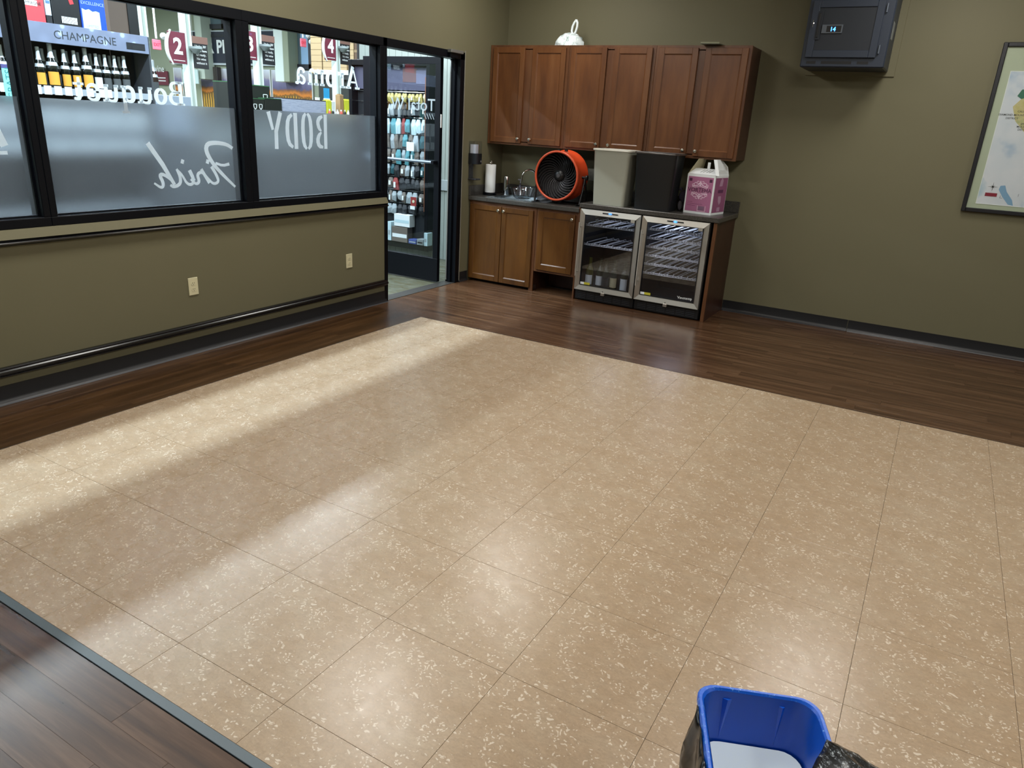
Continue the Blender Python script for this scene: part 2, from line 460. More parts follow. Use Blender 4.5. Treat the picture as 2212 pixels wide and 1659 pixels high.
# windows: frame, glass, frosted film, vinyl letters
ZB, ZT, ZFR = .919, 2.172, 1.573
panes = [(YF, -6.10), (-6.02, -4.765), (-4.69, -3.405), (-3.298, -1.985)]
def window(n, y0, y1, yl, yr):
    """opening between mullion centre lines yl..yr; glass y0..y1"""
    fr = MB()
    fr.bev(-.115, .004, yl, yr, ZB, .968, .003).bev(-.115, .004, yl, yr, 2.108, ZT, .003)
    fr.bev(-.115, .004, yl, y0, .968, 2.108, .003).bev(-.115, .004, y1, yr, .968, 2.108, .003)
    # glazing stops
    for a, b, c, d in ((y0, y1, .968, .976), (y0, y1, 2.100, 2.108), (y0, y0 + .010, .976, 2.100), (y1 - .010, y1, .976, 2.100)):
        fr.box(-.075, -.035, a, b, c, d)
    w = struct('window_%d' % n, fr, BLACKM)
    obj('pane', MB().box(-.058, -.052, y0, y1, .97, 2.106), GLASS, w)
    return w
wins = [window(1, -6.02, -4.765, -6.06, -4.728), window(2, -4.690, -3.405, -4.728, -3.352), window(3, -3.298, -1.985, -3.352, -1.945), window(4, -9.1, -6.10, YF, -6.06)]
for w, (a, b) in zip(wins, ((-6.02, -4.765), (-4.690, -3.405), (-3.298, -1.985), (-9.1, -6.10))):
    obj('frosted_film', MB().box(-.051, -.0495, a, b, .97, ZFR), FROST, w)
GX = -.0488
UX = Vector((0, -1, 0)); UZ = Vector((0, 0, 1)); DD = Vector((0, 0, 0))
class Slab:
    """slab-serif letters drawn with strokes; unit = x-height 1 = h metres"""
    def __init__(s, mb, y, z, h, k=0): s.mb = mb; s.y = y; s.z = z; s.h = h; s.k = k
    def st(s, pts, w, sm=0):
        s.k += 1; h = s.h; pts = [(p[0] * h, p[1] * h) for p in pts]
        w = [x * h for x in w] if isinstance(w, (list, tuple)) else w * h
        s.mb.stroke(pts, w, (GX + .00006 * (s.k % 9), s.y, s.z), UX, UZ, DD, sm)
    def adv(s, a): s.y -= a * s.h
    def o(s, w=.95, t=.30):
        a = w / 2 - t / 2
        pts = [(w / 2 + a * math.sin(q * PI / 12), .5 + .44 * math.cos(q * PI / 12)) for q in range(25)]
        s.st(pts, [t * (.5 + .5 * abs(math.sin(q * PI / 12))) for q in range(25)]); s.adv(w + .12)
    def serif(s, x0, x1, y): s.st([(x0, y), (x1, y)], .14)
    def u(s):
        s.st([(.18, 1), (.18, .35), (.28, .05), (.55, .02), (.8, .2)], [.25, .25, .24, .18, .1], 2)
        s.st([(.83, 1), (.83, 0)], .25); s.serif(0, .3, .94); s.serif(.65, .95, .94); s.serif(.75, 1.08, .06); s.adv(1.18)
    def m(s):
        for x in (.2, .78, 1.36): s.st([(x, .8 if x > .3 else 1), (x, 0)], .26); s.serif(x - .22, x + .22, .06)
        for x in (.2, .78): s.st([(x + .05, .7), (x + .25, .97), (x + .5, .93), (x + .58, .7)], [.1, .2, .24, .26], 2)
        s.serif(-.02, .3, .94); s.adv(1.72)
    def r(s):
        s.st([(.22, 1), (.22, 0)], .27); s.serif(-.02, .3, .94); s.serif(-.02, .5, .06)
        s.st([(.25, .65), (.42, .95), (.68, .92)], [.12, .22, .28], 2); s.adv(.86)
    def a(s):
        s.st([(.18, .72), (.25, .95), (.6, .98), (.72, .7), (.72, .15), (.82, .04), (1.0, .08)], [.24, .2, .2, .27, .27, .2, .14], 2)
        s.st([(.7, .58), (.3, .5), (.14, .28), (.28, .04), (.55, .08), (.7, .25)], [.14, .16, .26, .18, .14, .1], 2); s.adv(1.1)
    def e(s):
        s.st([(.12, .52), (.82, .52), (.8, .8), (.5, .97), (.2, .8), (.14, .45), (.25, .1), (.55, .02), (.86, .2)], [.1, .12, .2, .18, .26, .3, .26, .18, .12], 2); s.adv(1.02)
    def q(s):
        s.st([(.75, .25), (.5, .04), (.2, .15), (.14, .5), (.22, .85), (.5, .97), (.75, .8)], [.14, .2, .27, .3, .27, .2, .14], 2)
        s.st([(.78, 1), (.78, -.55)], .26); s.serif(.52, 1.05, -.58); s.serif(.75, .98, .94); s.adv(1.14)
    def t(s):
        s.st([(.3, 1.3), (.3, .3), (.42, .04), (.68, .1)], [.16, .27, .24, .14], 2); s.serif(0, .66, .93); s.adv(.74)
    def B(s):
        s.st([(.28, 1.5), (.28, 0)], .3); s.serif(0, .6, 1.44); s.serif(0, .6, .06)
        s.st([(.3, 1.42), (.85, 1.42), (1.0, 1.15), (.85, .84), (.3, .8)], [.13, .18, .3, .2, .12], 2)
        s.st([(.3, .8), (.95, .78), (1.12, .42), (.9, .07), (.3, .07)], [.12, .18, .32, .2, .13], 2); s.adv(1.32)
    def A(s):
        s.st([(.12, .05), (.62, 1.5)], .13); s.st([(.6, 1.5), (1.14, .05)], .3); s.st([(.3, .45), (.92, .45)], .12)
        s.serif(-.1, .4, .06); s.serif(.82, 1.42, .06); s.adv(1.5)
mb = MB(); q = Slab(mb, -3.79, 1.572, .0905)
q.B(); q.o(.98); q.u(); q.q(); q.u(); q.e(); q.t()
obj('window_letter', mb, VINYL, wins[1])['label'] = 'white serif word Bouquet seen reversed'
mb = MB(); q = Slab(mb, -2.19, 1.765, .107)
q.A(); q.r(); q.o(1.05, .34); q.adv(.02); q.m(); q.a()
obj('window_letter', mb, VINYL, wins[2])['label'] = 'white serif word Aroma seen reversed'
# BODY, rough stencil capitals
mb = MB(); H = .25
def ln(pts, w, y, sm=0):
    mb.stroke([(p[0], p[1]) for p in pts], w, (GX + .0001 * random.random(), y, 1.314), UX, UZ, DD, sm)
ln([(.02, 0), (.018, H)], .034, -2.555); ln([(.048, H - .015), (.085, H - .03), (.1, .19), (.085, .145), (.062, .13)], [.02, .034, .036, .03, .012], -2.555, 1)
ln([(.062, .12), (.09, .10), (.105, .06), (.09, .02), (.048, .012)], [.012, .032, .038, .036, .018], -2.555, 1)
ln([(.052, 0), (.026, .03), (.018, .125), (.026, .22), (.052, H)], [.02, .034, .036, .034, .02], -2.705, 1)
ln([(.07, H), (.096, .22), (.104, .125), (.096, .03), (.07, 0)], [.02, .034, .036, .034, .02], -2.705, 1)
ln([(.02, 0), (.02, H)], .036, -2.858); ln([(.052, H - .012), (.092, .21), (.104, .125), (.094, .04), (.052, .012)], [.022, .034, .036, .034, .022], -2.858, 1)
ln([(.058, 0), (.055, .12), (.03, .19), (.008, H)], .034, -3.01); ln([(.085, .13), (.118, H)], [.024, .034], -3.01)
obj('window_letter', mb, VINYLF, wins[2])['label'] = 'stencilled word BODY seen reversed'
# Finish, brush script
mb = MB()
def sc(pts, w, sm=2):
    mb.stroke([(-p[0] - 3.4, p[1] - 1.0) for p in pts], w, (GX + .0001 * random.random(), -3.4, 1.0), UX, UZ, DD, sm)
sc([(-3.455, 1.318), (-3.50, 1.345), (-3.585, 1.355), (-3.655, 1.348), (-3.668, 1.30), (-3.62, 1.22), (-3.55, 1.15), (-3.455, 1.067)], [.022, .024, .026, .03, .032, .026, .024, .016])
sc([(-3.49, 1.218), (-3.545, 1.208), (-3.60, 1.226)], [.02, .018, .016], 1)
sc([(-3.635, 1.205), (-3.60, 1.15), (-3.585, 1.105), (-3.63, 1.09), (-3.668, 1.13)], [.022, .022, .02, .018, .014])
sc([(-3.650, 1.232), (-3.672, 1.24)], .026, 0)
sc([(-3.715, 1.19), (-3.66, 1.10)], .022, 0); sc([(-3.668, 1.13), (-3.71, 1.175), (-3.75, 1.16), (-3.735, 1.11), (-3.765, 1.095), (-3.80, 1.13)], [.014, .018, .022, .022, .018, .014])
sc([(-3.805, 1.185), (-3.775, 1.12)], .022, 0); sc([(-3.838, 1.235), (-3.858, 1.243)], .026, 0)
sc([(-3.80, 1.185), (-3.775, 1.13), (-3.79, 1.095), (-3.83, 1.10), (-3.86, 1.16), (-3.895, 1.195)], [.02, .02, .02, .018, .014, .012])
sc([(-3.895, 1.195), (-3.872, 1.14), (-3.88, 1.10), (-3.93, 1.085), (-3.95, 1.10)], [.016, .022, .022, .02, .016])
sc([(-4.075, 1.35), (-3.99, 1.225), (-3.92, 1.10)], [.03, .03, .022], 0)
sc([(-3.93, 1.12), (-3.985, 1.165), (-4.02, 1.165), (-3.995, 1.11), (-4.01, 1.08), (-4.06, 1.115)], [.014, .02, .024, .022, .018, .012])
obj('window_letter', mb, VINYLF, wins[1])['label'] = 'brush-script word Finish seen reversed'
mb = MB(); mb.stroke([(-.03, .13), (.0, .04)], .04, (GX, -4.875, 1.29), -UX, UZ, DD); mb.stroke([(-.06, .008), (.016, .008)], .018, (GX + .0001, -4.882, 1.29), -UX, UZ, DD)
obj('window_letter', mb, VINYLF, wins[0])

# door frame
df = MB()
df.bev(-.115, .006, -1.945, -1.902, 0, 2.172, .002)          # left post
df.bev(-.115, .006, -.842, -.775, 0, 2.172, .002)            # hinge post
df.bev(-.115, .006, -1.945, -.775, 2.108, ZT, .002)          # header
df.box(-.07, -.04, -.868, -.842, 0, 2.108)                   # stop
dr = struct('door_1', df, BLACKM)
obj('weatherstrip', MB().box(-.112, -.100, -.8455, -.8425, .02, 2.1), mat('pale_strip', 'a8adaa', .5), dr)
obj('edge_trim', MB().box(.001, .010, -.7745, -.768, 0, 2.19), mat('worn_edge', '8f8c80', .5), dr)
obj('closer_shoe', MB().bev(.006, .05, -1.06, -.86, 2.150, 2.178, .003), mat('grey_closer', '8c8d8a', .35, metal=.6), dr)
obj('closer_arm', MB().bev(-.05, .03, -1.04, -.92, 2.110, 2.150, .003), BLACKM, dr)
# leaf, open at right angles into the shop
lx0, lx1, ly0, ly1 = -1.06, -.118, -.985, -.940
lf = MB()
lf.bev(lx0, lx1, ly0, ly1, 2.055, 2.098 + .02, .002).bev(lx0, lx1, ly0, ly1, .012, .248, .002)
lf.bev(lx0, lx0 + .085, ly0, ly1, .248, 2.06, .002).bev(lx1 - .06, lx1, ly0, ly1, .248, 2.06, .002)
leaf = thing('glass_door_leaf', 'open black-framed glass door leaf swung into the shop', 'door', (-.118, -.96, 0))
obj('leaf_frame', lf, BLACKM, leaf)
obj('door_pane', MB().box(lx0 + .08, lx1 - .055, -.966, -.960, .245, 2.06), GLASSD, leaf)
pb = MB().tube([(lx0 + .05, -1.035, 1.180), (lx1 - .035, -1.035, 1.180)], .0135, 12)
pbo = obj('push_bar', pb, mat('dull_bar', '7a8798', .35, metal=.7), leaf, 1)
obj('bar_bracket', MB().box(lx1 - .05, lx1 - .02, -1.05, ly0, 1.165, 1.195), BLACKM, pbo); obj('bar_bracket', MB().box(lx0 + .04, lx0 + .07, -1.05, ly0, 1.165, 1.195), BLACKM, pbo)
obj('hinge_tag', MB().box(-.117, -.112, -.978, -.962, 1.50, 1.62), WHITEP, leaf)
tx = MB(); tx.text('Total W', (-.185, -.9675, 1.645), (-1, 0, 0), (0, 0, 1), .155, (0, 0, 0), 'l', .004)
for k in range(4): tx.stroke([(-.20 - .03 * k, 1.57), (-.225 - .03 * k, 1.62)], .006, (0, -.9675, 0), (1, 0, 0), (0, 0, 1), (0, -.0004, 0))
obj('door_lettering', tx, VINYL, leaf)['label'] = 'white shop lettering seen reversed through the door glass'
# threshold
tag(obj('door_threshold', MB().bev(-.13, .0, -1.90, -.845, -.002, .004, .001), mat('aluminium_sill', '4a4845', .4, metal=.5)), 'flat dark metal threshold plate in the doorway', 'threshold')

# ================================================================== KITCHENETTE
def cab_door(parent, x0, x1, z0, z1, y, m, knob=None, th=.018, st=.05):
    """shaker door, front face at y"""
    f = MB()
    f.bev(x0, x0 + st, y, y + th, z0, z1, .002).bev(x1 - st, x1, y, y + th, z0, z1, .002)
    f.bev(x0 + st, x1 - st, y, y + th, z1 - st, z1, .002).bev(x0 + st, x1 - st, y, y + th, z0, z0 + st, .002)
    d = obj('door', f, m, parent)
    p = MB().box(x0 + st - .002, x1 - st + .002, y + .009, y + .014, z0 + st - .002, z1 - st + .002)
    a, b, c, e = x0 + st, x1 - st, z0 + st, z1 - st; g = .008
    for o_, u_, ex in (((a, y + .009, c), (0, 0, e - c), 0), ((b, y + .009, c), (0, 0, e - c), 1)):
        s_ = -1 if ex else 1
        p.prism([(0, 0), (g * s_, 0), (0, -.006)], o_, (1, 0, 0), (0, 1, 0), u_)
    p.prism([(0, 0), (g, 0), (0, -.006)], (a, y + .009, c), (0, 0, 1), (0, 1, 0), (b - a, 0, 0))
    p.prism([(0, 0), (-g, 0), (0, -.006)], (a, y + .009, e), (0, 0, 1), (0, 1, 0), (b - a, 0, 0))
    obj('door_panel', p, m, d)
    if knob:
        kx, kz = knob
        k = MB().lathe([(.0001, 0), (.009, 0), (.006, .006), (.006, .012), (.014, .017), (.0155, .022), (.012, .027), (.0001, .0285)], (kx, y, kz), (0, -1, 0), 16)
        obj('knob', k, NICKEL, d, 1)
    return d
UY = -.318
ug = 'wood wall cabinets above the counter'
specs = [(0.004, .865, [(.046, .397, .372), (.483, .837, .508)], 'stained wood wall cabinet in the corner, nearest the door'),
         (.867, 1.712, [(.894, 1.251, 1.226), (1.324, 1.682, 1.349)], 'middle stained wood wall cabinet under the tied plastic bag'),
         (1.714, 2.538, [(1.743, 2.092, 2.067), (2.156, 2.512, 2.181)], 'right-hand stained wood wall cabinet with a dark exposed side')]
for x0, x1, ds, lab in specs:
    t = thing('wall_cabinet', lab, 'cabinet', (x0, 0, 1.372), 0, ug)
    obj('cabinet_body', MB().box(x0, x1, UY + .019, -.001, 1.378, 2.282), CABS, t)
    ff = MB(); m0 = ds[0][1] + .0; m1 = ds[1][0]
    ff.bev(x0, ds[0][0] + .012, UY, UY + .019, 1.372, 2.286, .001).bev(ds[1][1] - .012, x1, UY, UY + .019, 1.372, 2.286, .001)
    ff.bev(m0 - .012, m1 + .012, UY, UY + .019, 1.40, 2.255, .001)
    ff.bev(ds[0][0] + .012, ds[1][1] - .012, UY, UY + .019, 1.372, 1.41, .001).bev(ds[0][0] + .012, ds[1][1] - .012, UY, UY + .019, 2.245, 2.286, .001)
    obj('face_frame', ff, CABF, t)
    for a, b, kx in ds: cab_door(t, a, b, 1.392, 2.266, UY - .019, CABW, (kx, 1.435))
# base cabinets
CT1, CT2 = .865, .915
t = thing('base_cabinet', 'two-door wood sink cabinet standing on the floor', 'cabinet', (.01, 0, 0), 0, 'wood base cabinets')
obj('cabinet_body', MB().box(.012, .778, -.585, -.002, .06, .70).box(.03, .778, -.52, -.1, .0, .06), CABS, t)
obj('face_frame', MB().bev(.006, .04, -.602, -.585, .045, .824, .001).bev(.738, .782, -.602, -.585, .0, .824, .001).bev(.04, .738, -.602, -.585, .785, .824, .001), CABF, t)
cab_door(t, .020, .390, .032, .790, -.621, CABL, (.362, .752)); cab_door(t, .396, .752, .032, .790, -.621, CABL, (.424, .752))
t = thing('base_cabinet', 'single-door wood cabinet hung clear of the floor between sink and coolers', 'cabinet', (.785, 0, .2), 0, 'wood base cabinets')
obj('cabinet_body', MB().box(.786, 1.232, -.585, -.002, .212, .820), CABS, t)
obj('face_frame', MB().bev(.786, .826, -.602, -.585, .205, .824, .001).bev(1.198, 1.234, -.602, -.585, .205, .824, .001).bev(.826, 1.198, -.602, -.585, .785, .824, .001).bev(.826, 1.198, -.602, -.585, .205, .24, .001), CABF, t)
cab_door(t, .812, 1.204, .228, .795, -.621, CABL, (1.178, .752), st=.055)
tag(obj('knee_space_panel', MB().bev(.70, 1.235, -.235, -.215, 0, .21, .002), m_wood('reddish_panel', ('3a1c10', '512c1c', '603a28'), (.8, 5, 5), 2.2, .4)), 'low reddish wood back panel beneath the hung cabinet', 'panel')
tag(obj('cooler_side_panel', MB().bev(1.236, 1.252, -.62, -.002, 0, .872, .001), CABF), 'thin wood divider panel on the left of the coolers', 'panel')
ep = thing('end_panel', 'tall wood end panel closing the right of the wine coolers', 'panel', (2.52, 0, 0))
obj('panel_face', MB().box(2.514, 2.541, -.60, -.002, 0, .874), CABS, ep)
obj('panel_edge', MB().bev(2.512, 2.5415, -.62, -.60, 0, .874, .001), CABF, ep)
# counters
ct = thing('countertop', 'lower dark speckled laminate counter with the sink', 'counter', (0, 0, .82))
c = MB()
sx0, sx1, sy0, sy1 = .225, .675, -.545, -.135      # sink cut-out
c.bev(.002, sx0, -.635, -.002, .825, CT1, .004).bev(sx1, 1.243, -.635, -.002, .825, CT1, .004)
c.bev(sx0 - .004, sx1 + .004, -.635, sy0, .825, CT1, .004).bev(sx0 - .004, sx1 + .004, sy1, -.002, .825, CT1, .004)
obj('counter_slab', c, LAM, ct)
obj('backsplash', MB().bev(.002, 1.243, -.022, -.001, CT1, CT1 + .1, .003).bev(.001, .021, -.635, -.022, CT1, CT1 + .1, .003), LAM, ct)
ct = thing('countertop', 'raised dark speckled laminate counter over the wine coolers', 'counter', (1.245, 0, .875))
obj('counter_slab', MB().bev(1.246, 2.562, -.640, -.002, .874, CT2, .004), LAM, ct)
obj('backsplash', MB().bev(1.246, 2.562, -.022, -.001, CT2, CT2 + .1, .003), LAM, ct)
# sink
sk = thing('sink', 'stainless drop-in sink in the lower counter', 'sink', (.45, -.34, CT1))
rm = MB()
rm.bev(sx0 - .035, sx1 + .035, sy0 - .035, sy0 + .012, CT1, CT1 + .006, .002).bev(sx0 - .035, sx1 + .035, sy1 - .012, sy1 + .075, CT1, CT1 + .006, .002)
rm.bev(sx0 - .035, sx0 + .012, sy0, sy1, CT1, CT1 + .006, .002).bev(sx1 - .012, sx1 + .035, sy0, sy1, CT1, CT1 + .006, .002)
SINK = mat('sink_steel', 'b9c4cc', .22, metal=1)
obj('sink_rim', rm, SINK, sk)
bs = MB(); a = .012
bs.quad((sx0 + a, sy0 + a, CT1), (sx1 - a, sy0 + a, CT1), (sx1 - .04, sy0 + .04, CT1 - .15), (sx0 + .04, sy0 + .04, CT1 - .15))
bs.quad((sx0 + a, sy1 - a, CT1), (sx1 - a, sy1 - a, CT1), (sx1 - .04, sy1 - .04, CT1 - .15), (sx0 + .04, sy1 - .04, CT1 - .15))
bs.quad((sx0 + a, sy0 + a, CT1), (sx0 + a, sy1 - a, CT1), (sx0 + .04, sy1 - .04, CT1 - .15), (sx0 + .04, sy0 + .04, CT1 - .15))
bs.quad((sx1 - a, sy0 + a, CT1), (sx1 - a, sy1 - a, CT1), (sx1 - .04, sy1 - .04, CT1 - .15), (sx1 - .04, sy0 + .04, CT1 - .15))
bs.quad((sx0 + .04, sy0 + .04, CT1 - .15), (sx1 - .04, sy0 + .04, CT1 - .15), (sx1 - .04, sy1 - .04, CT1 - .15), (sx0 + .04, sy1 - .04, CT1 - .15))
obj('sink_basin', bs, SINK, sk)
# faucet
fx, fy = .475, -.085
fc = thing('faucet', 'tall chrome gooseneck faucet behind the sink', 'faucet', (fx, fy, CT1 + .006))
z = CT1 + .006
obj('spout', MB().tube([(fx, fy, z), (fx, fy, z + .19)] + [(fx - .055 * (1 - math.cos(k * PI / 10)), fy - .055 * (1 - math.cos(k * PI / 10)), z + .19 + .075 * math.sin(k * PI / 10)) for k in range(1, 11)] + [(fx - .112, fy - .112, z + .145)], .0085, 12), CHROME, fc, 1)
obj('spout_base', MB().cyl((fx, fy, z), (fx, fy, z + .03), .02, 20, .015), CHROME, fc, 1)
obj('handle', MB().cyl((fx - .1, fy, z), (fx - .1, fy, z + .045), .016, 16, .012).tube([(fx - .1, fy, z + .045), (fx - .13, fy - .02, z + .07)], .006, 8), CHROME, fc, 1)
# soap pump bottle
sp = thing('soap_bottle', 'slim dark pump bottle behind the sink', 'bottle', (.29, -.09, z))
obj('bottle_body', MB().lathe([(.0001, 0), (.022, 0), (.023, .07), (.017, .095), (.008, .105), (.008, .118)], (.29, -.09, z), (0, 0, 1), 18), mat('smoky_plastic', '3d3a44', .2), sp, 1)
obj('pump', MB().cyl((.29, -.09, z + .118), (.29, -.09, z + .15), .004, 8).box(.262, .296, -.096, -.084, z + .148, z + .158), mat('grey_pump', '8a8790', .3), sp)
# steel tumbler
obj_ = MB().lathe([(.0001, 0), (.028, 0), (.031, .01), (.031, .185), (.029, .19), (.027, .188), (.027, .02), (.0001, .015)], (.205, -.235, CT1 + .001), (0, 0, 1), 24)
tm_ = thing('steel_tumbler', 'narrow stainless canister between towel roll and sink', 'canister', (.205, -.235, CT1)); obj('tumbler_wall', obj_, CHROME, tm_, 1)
obj('tumbler_foot', MB().cyl((.205, -.235, CT1), (.205, -.235, CT1 + .004), .0305, 24), BLACKP, tm_, 1)
# paper towel holder
px, py = .088, -.365
pt = thing('paper_towel_holder', 'white paper towel roll on a black wire stand', 'paper towels', (px, py, CT1))
obj('towel_roll', MB().lathe([(.02, .028), (.052, .028), (.0535, .034), (.0535, .298), (.052, .304), (.02, .304)], (px, py, CT1), (0, 0, 1), 32), WHITEP, pt, 1)
obj('wire_base', MB().tube([(px + .068 * math.cos(k * PI / 12), py + .068 * math.sin(k * PI / 12), CT1 + .006) for k in range(24)], .004, 8, True).tube([(px + .068 * math.cos(k * PI / 12), py + .068 * math.sin(k * PI / 12), CT1 + .022) for k in range(24)], .003, 8, True).cyl((px, py, CT1), (px, py, CT1 + .024), .06, 24), BLACKM, pt, 1)
obj('centre_rod', MB().cyl((px, py, CT1 + .02), (px, py, CT1 + .318), .005, 10), CHROME, pt, 1)
obj('finial', MB().tube([(px + .010 * math.cos(k * PI / 8), py, CT1 + .328 + .010 * math.sin(k * PI / 8)) for k in range(16)], .0035, 8, True), CHROME, pt, 1)
# clear ribbed bowl on the sink edge
bx, by = .50, -.40
gb = thing('glass_bowl', 'clear ribbed serving bowl sitting over the sink', 'bowl', (bx, by, CT1 + .006))
def ribbed(prof, n, amp, c):
    m = MB(); vs = []; fs = []
    for r, h in prof:
        for k in range(n):
            a = 2 * PI * k / n; rr = r * (1 + amp * (1 if k % 2 else -1)); vs.append((c[0] + rr * math.cos(a), c[1] + rr * math.sin(a), c[2] + h))
    for i in range(len(prof) - 1):
        for k in range(n): fs.append((i * n + k, i * n + (k + 1) % n, (i + 1) * n + (k + 1) % n, (i + 1) * n + k))
    return m.add(vs, fs)
CLEARP = m_glass('clear_plastic', (.86, .9, .93), .14, .12)
obj('bowl_wall', ribbed([(.07, 0), (.10, .02), (.118, .065), (.128, .098), (.136, .1)], 56, .018, (bx, by, CT1 + .007)), CLEARP, gb, 0)
obj('bowl_rim', MB().tube([(bx + .137 * math.cos(k * PI / 18), by + .137 * math.sin(k * PI / 18), CT1 + .107) for k in range(36)], .0035, 8, True), CLEARP, gb, 1)
obj('bowl_foot', MB().lathe([(.0001, 0), (.072, 0), (.072, .006), (.0001, .006)], (bx, by, CT1 + .004), (0, 0, 1), 28), CLEARP, gb, 1)
# crumpled clear bag under the fan
def crumple(c, rx, ry, rz, seed, n=14, mlat=9, amp=.18):
    r = random.Random(seed); m = MB(); vs = []; fs = []
    for i in range(mlat + 1):
        th = PI / 2 * i / mlat
        for k in range(n):
            a = 2 * PI * k / n; f = 1 + amp * (r.random() - .5) * 2
            vs.append((c[0] + rx * math.cos(th) * math.cos(a) * f, c[1] + ry * math.cos(th) * math.sin(a) * f, c[2] + rz * math.sin(th) * (f if i else 1)))
    for i in range(mlat):
        for k in range(n): fs.append((i * n + k, i * n + (k + 1) % n, (i + 1) * n + (k + 1) % n, (i + 1) * n + k))
    return m.add(vs, fs)
tag(obj('plastic_wrap', crumple((.79, -.36, CT1), .12, .13, .10, 4), mat('shiny_wrap', '6b7178', .12, spec=.8)), 'shiny crumpled plastic wrap heaped beneath the orange fan', 'plastic wrap')

# wine coolers
WIRE = mat('bright_wire', 'e4e6ea', .3, metal=.5)
def wire_shelf(parent, x0, x1, z, y0=-.60, y1=-.10, m=None, lift=.022):
    s_ = MB()
    s_.cyl((x0, y0, z), (x1, y0, z), .0035, 6).cyl((x0, y0, z + .012), (x1, y0, z + .012), .0035, 6).cyl((x0, y1, z), (x1, y1, z), .003, 6)
    n = 4; w = (x1 - x0) / n
    for i in range(n):
        for k in range(4):
            x = x0 + w * (i + .2 + .2 * k); h = (.5 - abs(k - 1.5) / 3) * 0 + (lift if k in (0, 3) else lift * .25)
            s_.tube([(x, y0, z + .004), (x, y0 + .02, z + h), (x, y1 - .02, z + h), (x, y1, z + .004)], .0028, 6)
            s_.lathe([(.0001, -.006), (.005, 0), (.0001, .006)], (x, y0 + .02, z + h), (0, 0, 1), 6)
    return obj('wire_shelf', s_, m or WIRE, parent, 1)
def cooler(x0, x1, label, shelves, brand):
    t = thing('wine_cooler', label, 'wine cooler', (x0, 0, 0), 0, 'wine coolers under the raised counter')
    b = MB(); z0, z1 = .012, .868
    b.box(x0, x1, -.02, -.004, z0, z1).box(x0, x0 + .03, -.600, -.02, z0, z1).box(x1 - .03, x1, -.600, -.02, z0, z1).box(x0 + .03, x1 - .03, -.600, -.02, z0, .13).box(x0 + .03, x1 - .03, -.600, -.02, .84, z1)
    obj('cooler_shell', b, mat('cooler_black', '17181b', .4), t)
    a0, a1, c0, c1 = x0 + .003, x1 - .003, .109, .866; y0, y1 = -.645, -.606; s = .048
    # mitred stainless frame, four bars
    for pts in ([(a0, c1), (a1, c1), (a1 - s, c1 - s), (a0 + s, c1 - s)], [(a0, c0), (a0 + s, c0 + s), (a1 - s, c0 + s), (a1, c0)], [(a0, c0), (a0, c1), (a0 + s, c1 - s), (a0 + s, c0 + s)], [(a1, c0), (a1 - s, c0 + s), (a1 - s, c1 - s), (a1, c1)]):
        g = .0006; cx = sum(p[0] for p in pts) / 4; cz = sum(p[1] for p in pts) / 4
        top = min(p[1] for p in pts) > .7
        ys = [(y0 if (min(abs(p[0] - a0), abs(p[0] - a1), abs(p[1] - c0), abs(p[1] - c1)) < .001) != top else y0 + .010) for p in pts]
        obj('frame_bar', MB().add([(p[0], q_, p[1]) for p, q_ in zip(pts, ys)] + [(p[0], y1, p[1]) for p in pts], [(0, 1, 2, 3), (4, 5, 6, 7), (0, 1, 5, 4), (1, 2, 6, 5), (2, 3, 7, 6), (3, 0, 4, 7)]), STEEL, t)
    obj('cooler_glass', MB().box(a0 + s, a1 - s, -.630, -.626, c0 + s, c1 - s), GLASSC, t)
    ln_ = MB(); i = .006
    ln_.box(a0 + s, a0 + s + i, -.64, -.62, c0 + s, c1 - s).box(a1 - s - i, a1 - s, -.64, -.62, c0 + s, c1 - s).box(a0 + s + i, a1 - s - i, -.64, -.62, c0 + s, c0 + s + i).box(a0 + s + i, a1 - s - i, -.64, -.62, c1 - s - i, c1 - s)
    obj('black_gasket', ln_, BLACKP, t)
    h = obj('handle', MB().tube([(a0 + .022, -.690, .245), (a0 + .022, -.690, .745)], .0075, 12), mat('satin_steel', 'd6d3cc', .38, metal=.85), t, 1)
    for hz in (.285, .705): obj('handle_post', MB().cyl((a0 + .022, -.69, hz), (a0 + .022, -.645, hz), .006, 10), CHROME, h, 1)
    cx = (x0 + x1) / 2
    d = obj('display_strip', MB().box(cx - .075, cx + .075, -.6465, -.645, .842, .851), BLACKP, t)
    obj('blue_digits', MB().text('18' if brand else '11', (cx + .0, -.6473, .838), (1, 0, 0), (0, 0, 1), .026, (0, 0, 0), 'c', .01).box(cx - .018, cx + .02, -.6472, -.6468, .8455, .8475), mat('blue_led', (.05, .25, 1), emit=5), d)
    lk = obj('lock', MB().bev(cx - .018, cx + .018, -.650, -.62, .084, .112, .002), STEEL, t)
    obj('keyhole', MB().cyl((cx, -.6505, .124), (cx, -.645, .124), .004, 8), BLACKP, lk)
    k = MB().box(x0 + .004, x1 - .004, -.610, -.600, .012, .104)
    gr = obj('kick_grille', k, BLACKP, t)
    n = 6; gw = (x1 - x0 - .06) / n
    for i_ in range(n):
        xx = x0 + .03 + gw * i_
        obj('vent_louvre', MB().box(xx + .006, xx + gw - .006, -.614, -.610, .028, .031).box(xx + .006, xx + gw - .006, -.614, -.610, .044, .047).box(xx + .006, xx + gw - .006, -.614, -.610, .060, .063).box(xx + .006, xx + gw - .006, -.614, -.610, .076, .079), mat('grey_louvre', '33363d', .35), gr)
    obj('energy_sticker', MB().box(a0 + s + .045, a0 + s + .105, -.6315, -.6305, c0 + s + .004, c0 + s + .028), mat('yellow_sticker', 'b9b030', .5), t)
    obj('white_sticker', MB().box(a0 + s + .004, a0 + s + .045, -.6315, -.6305, c0 + s + .006, c0 + s + .028), WHITEP, t)
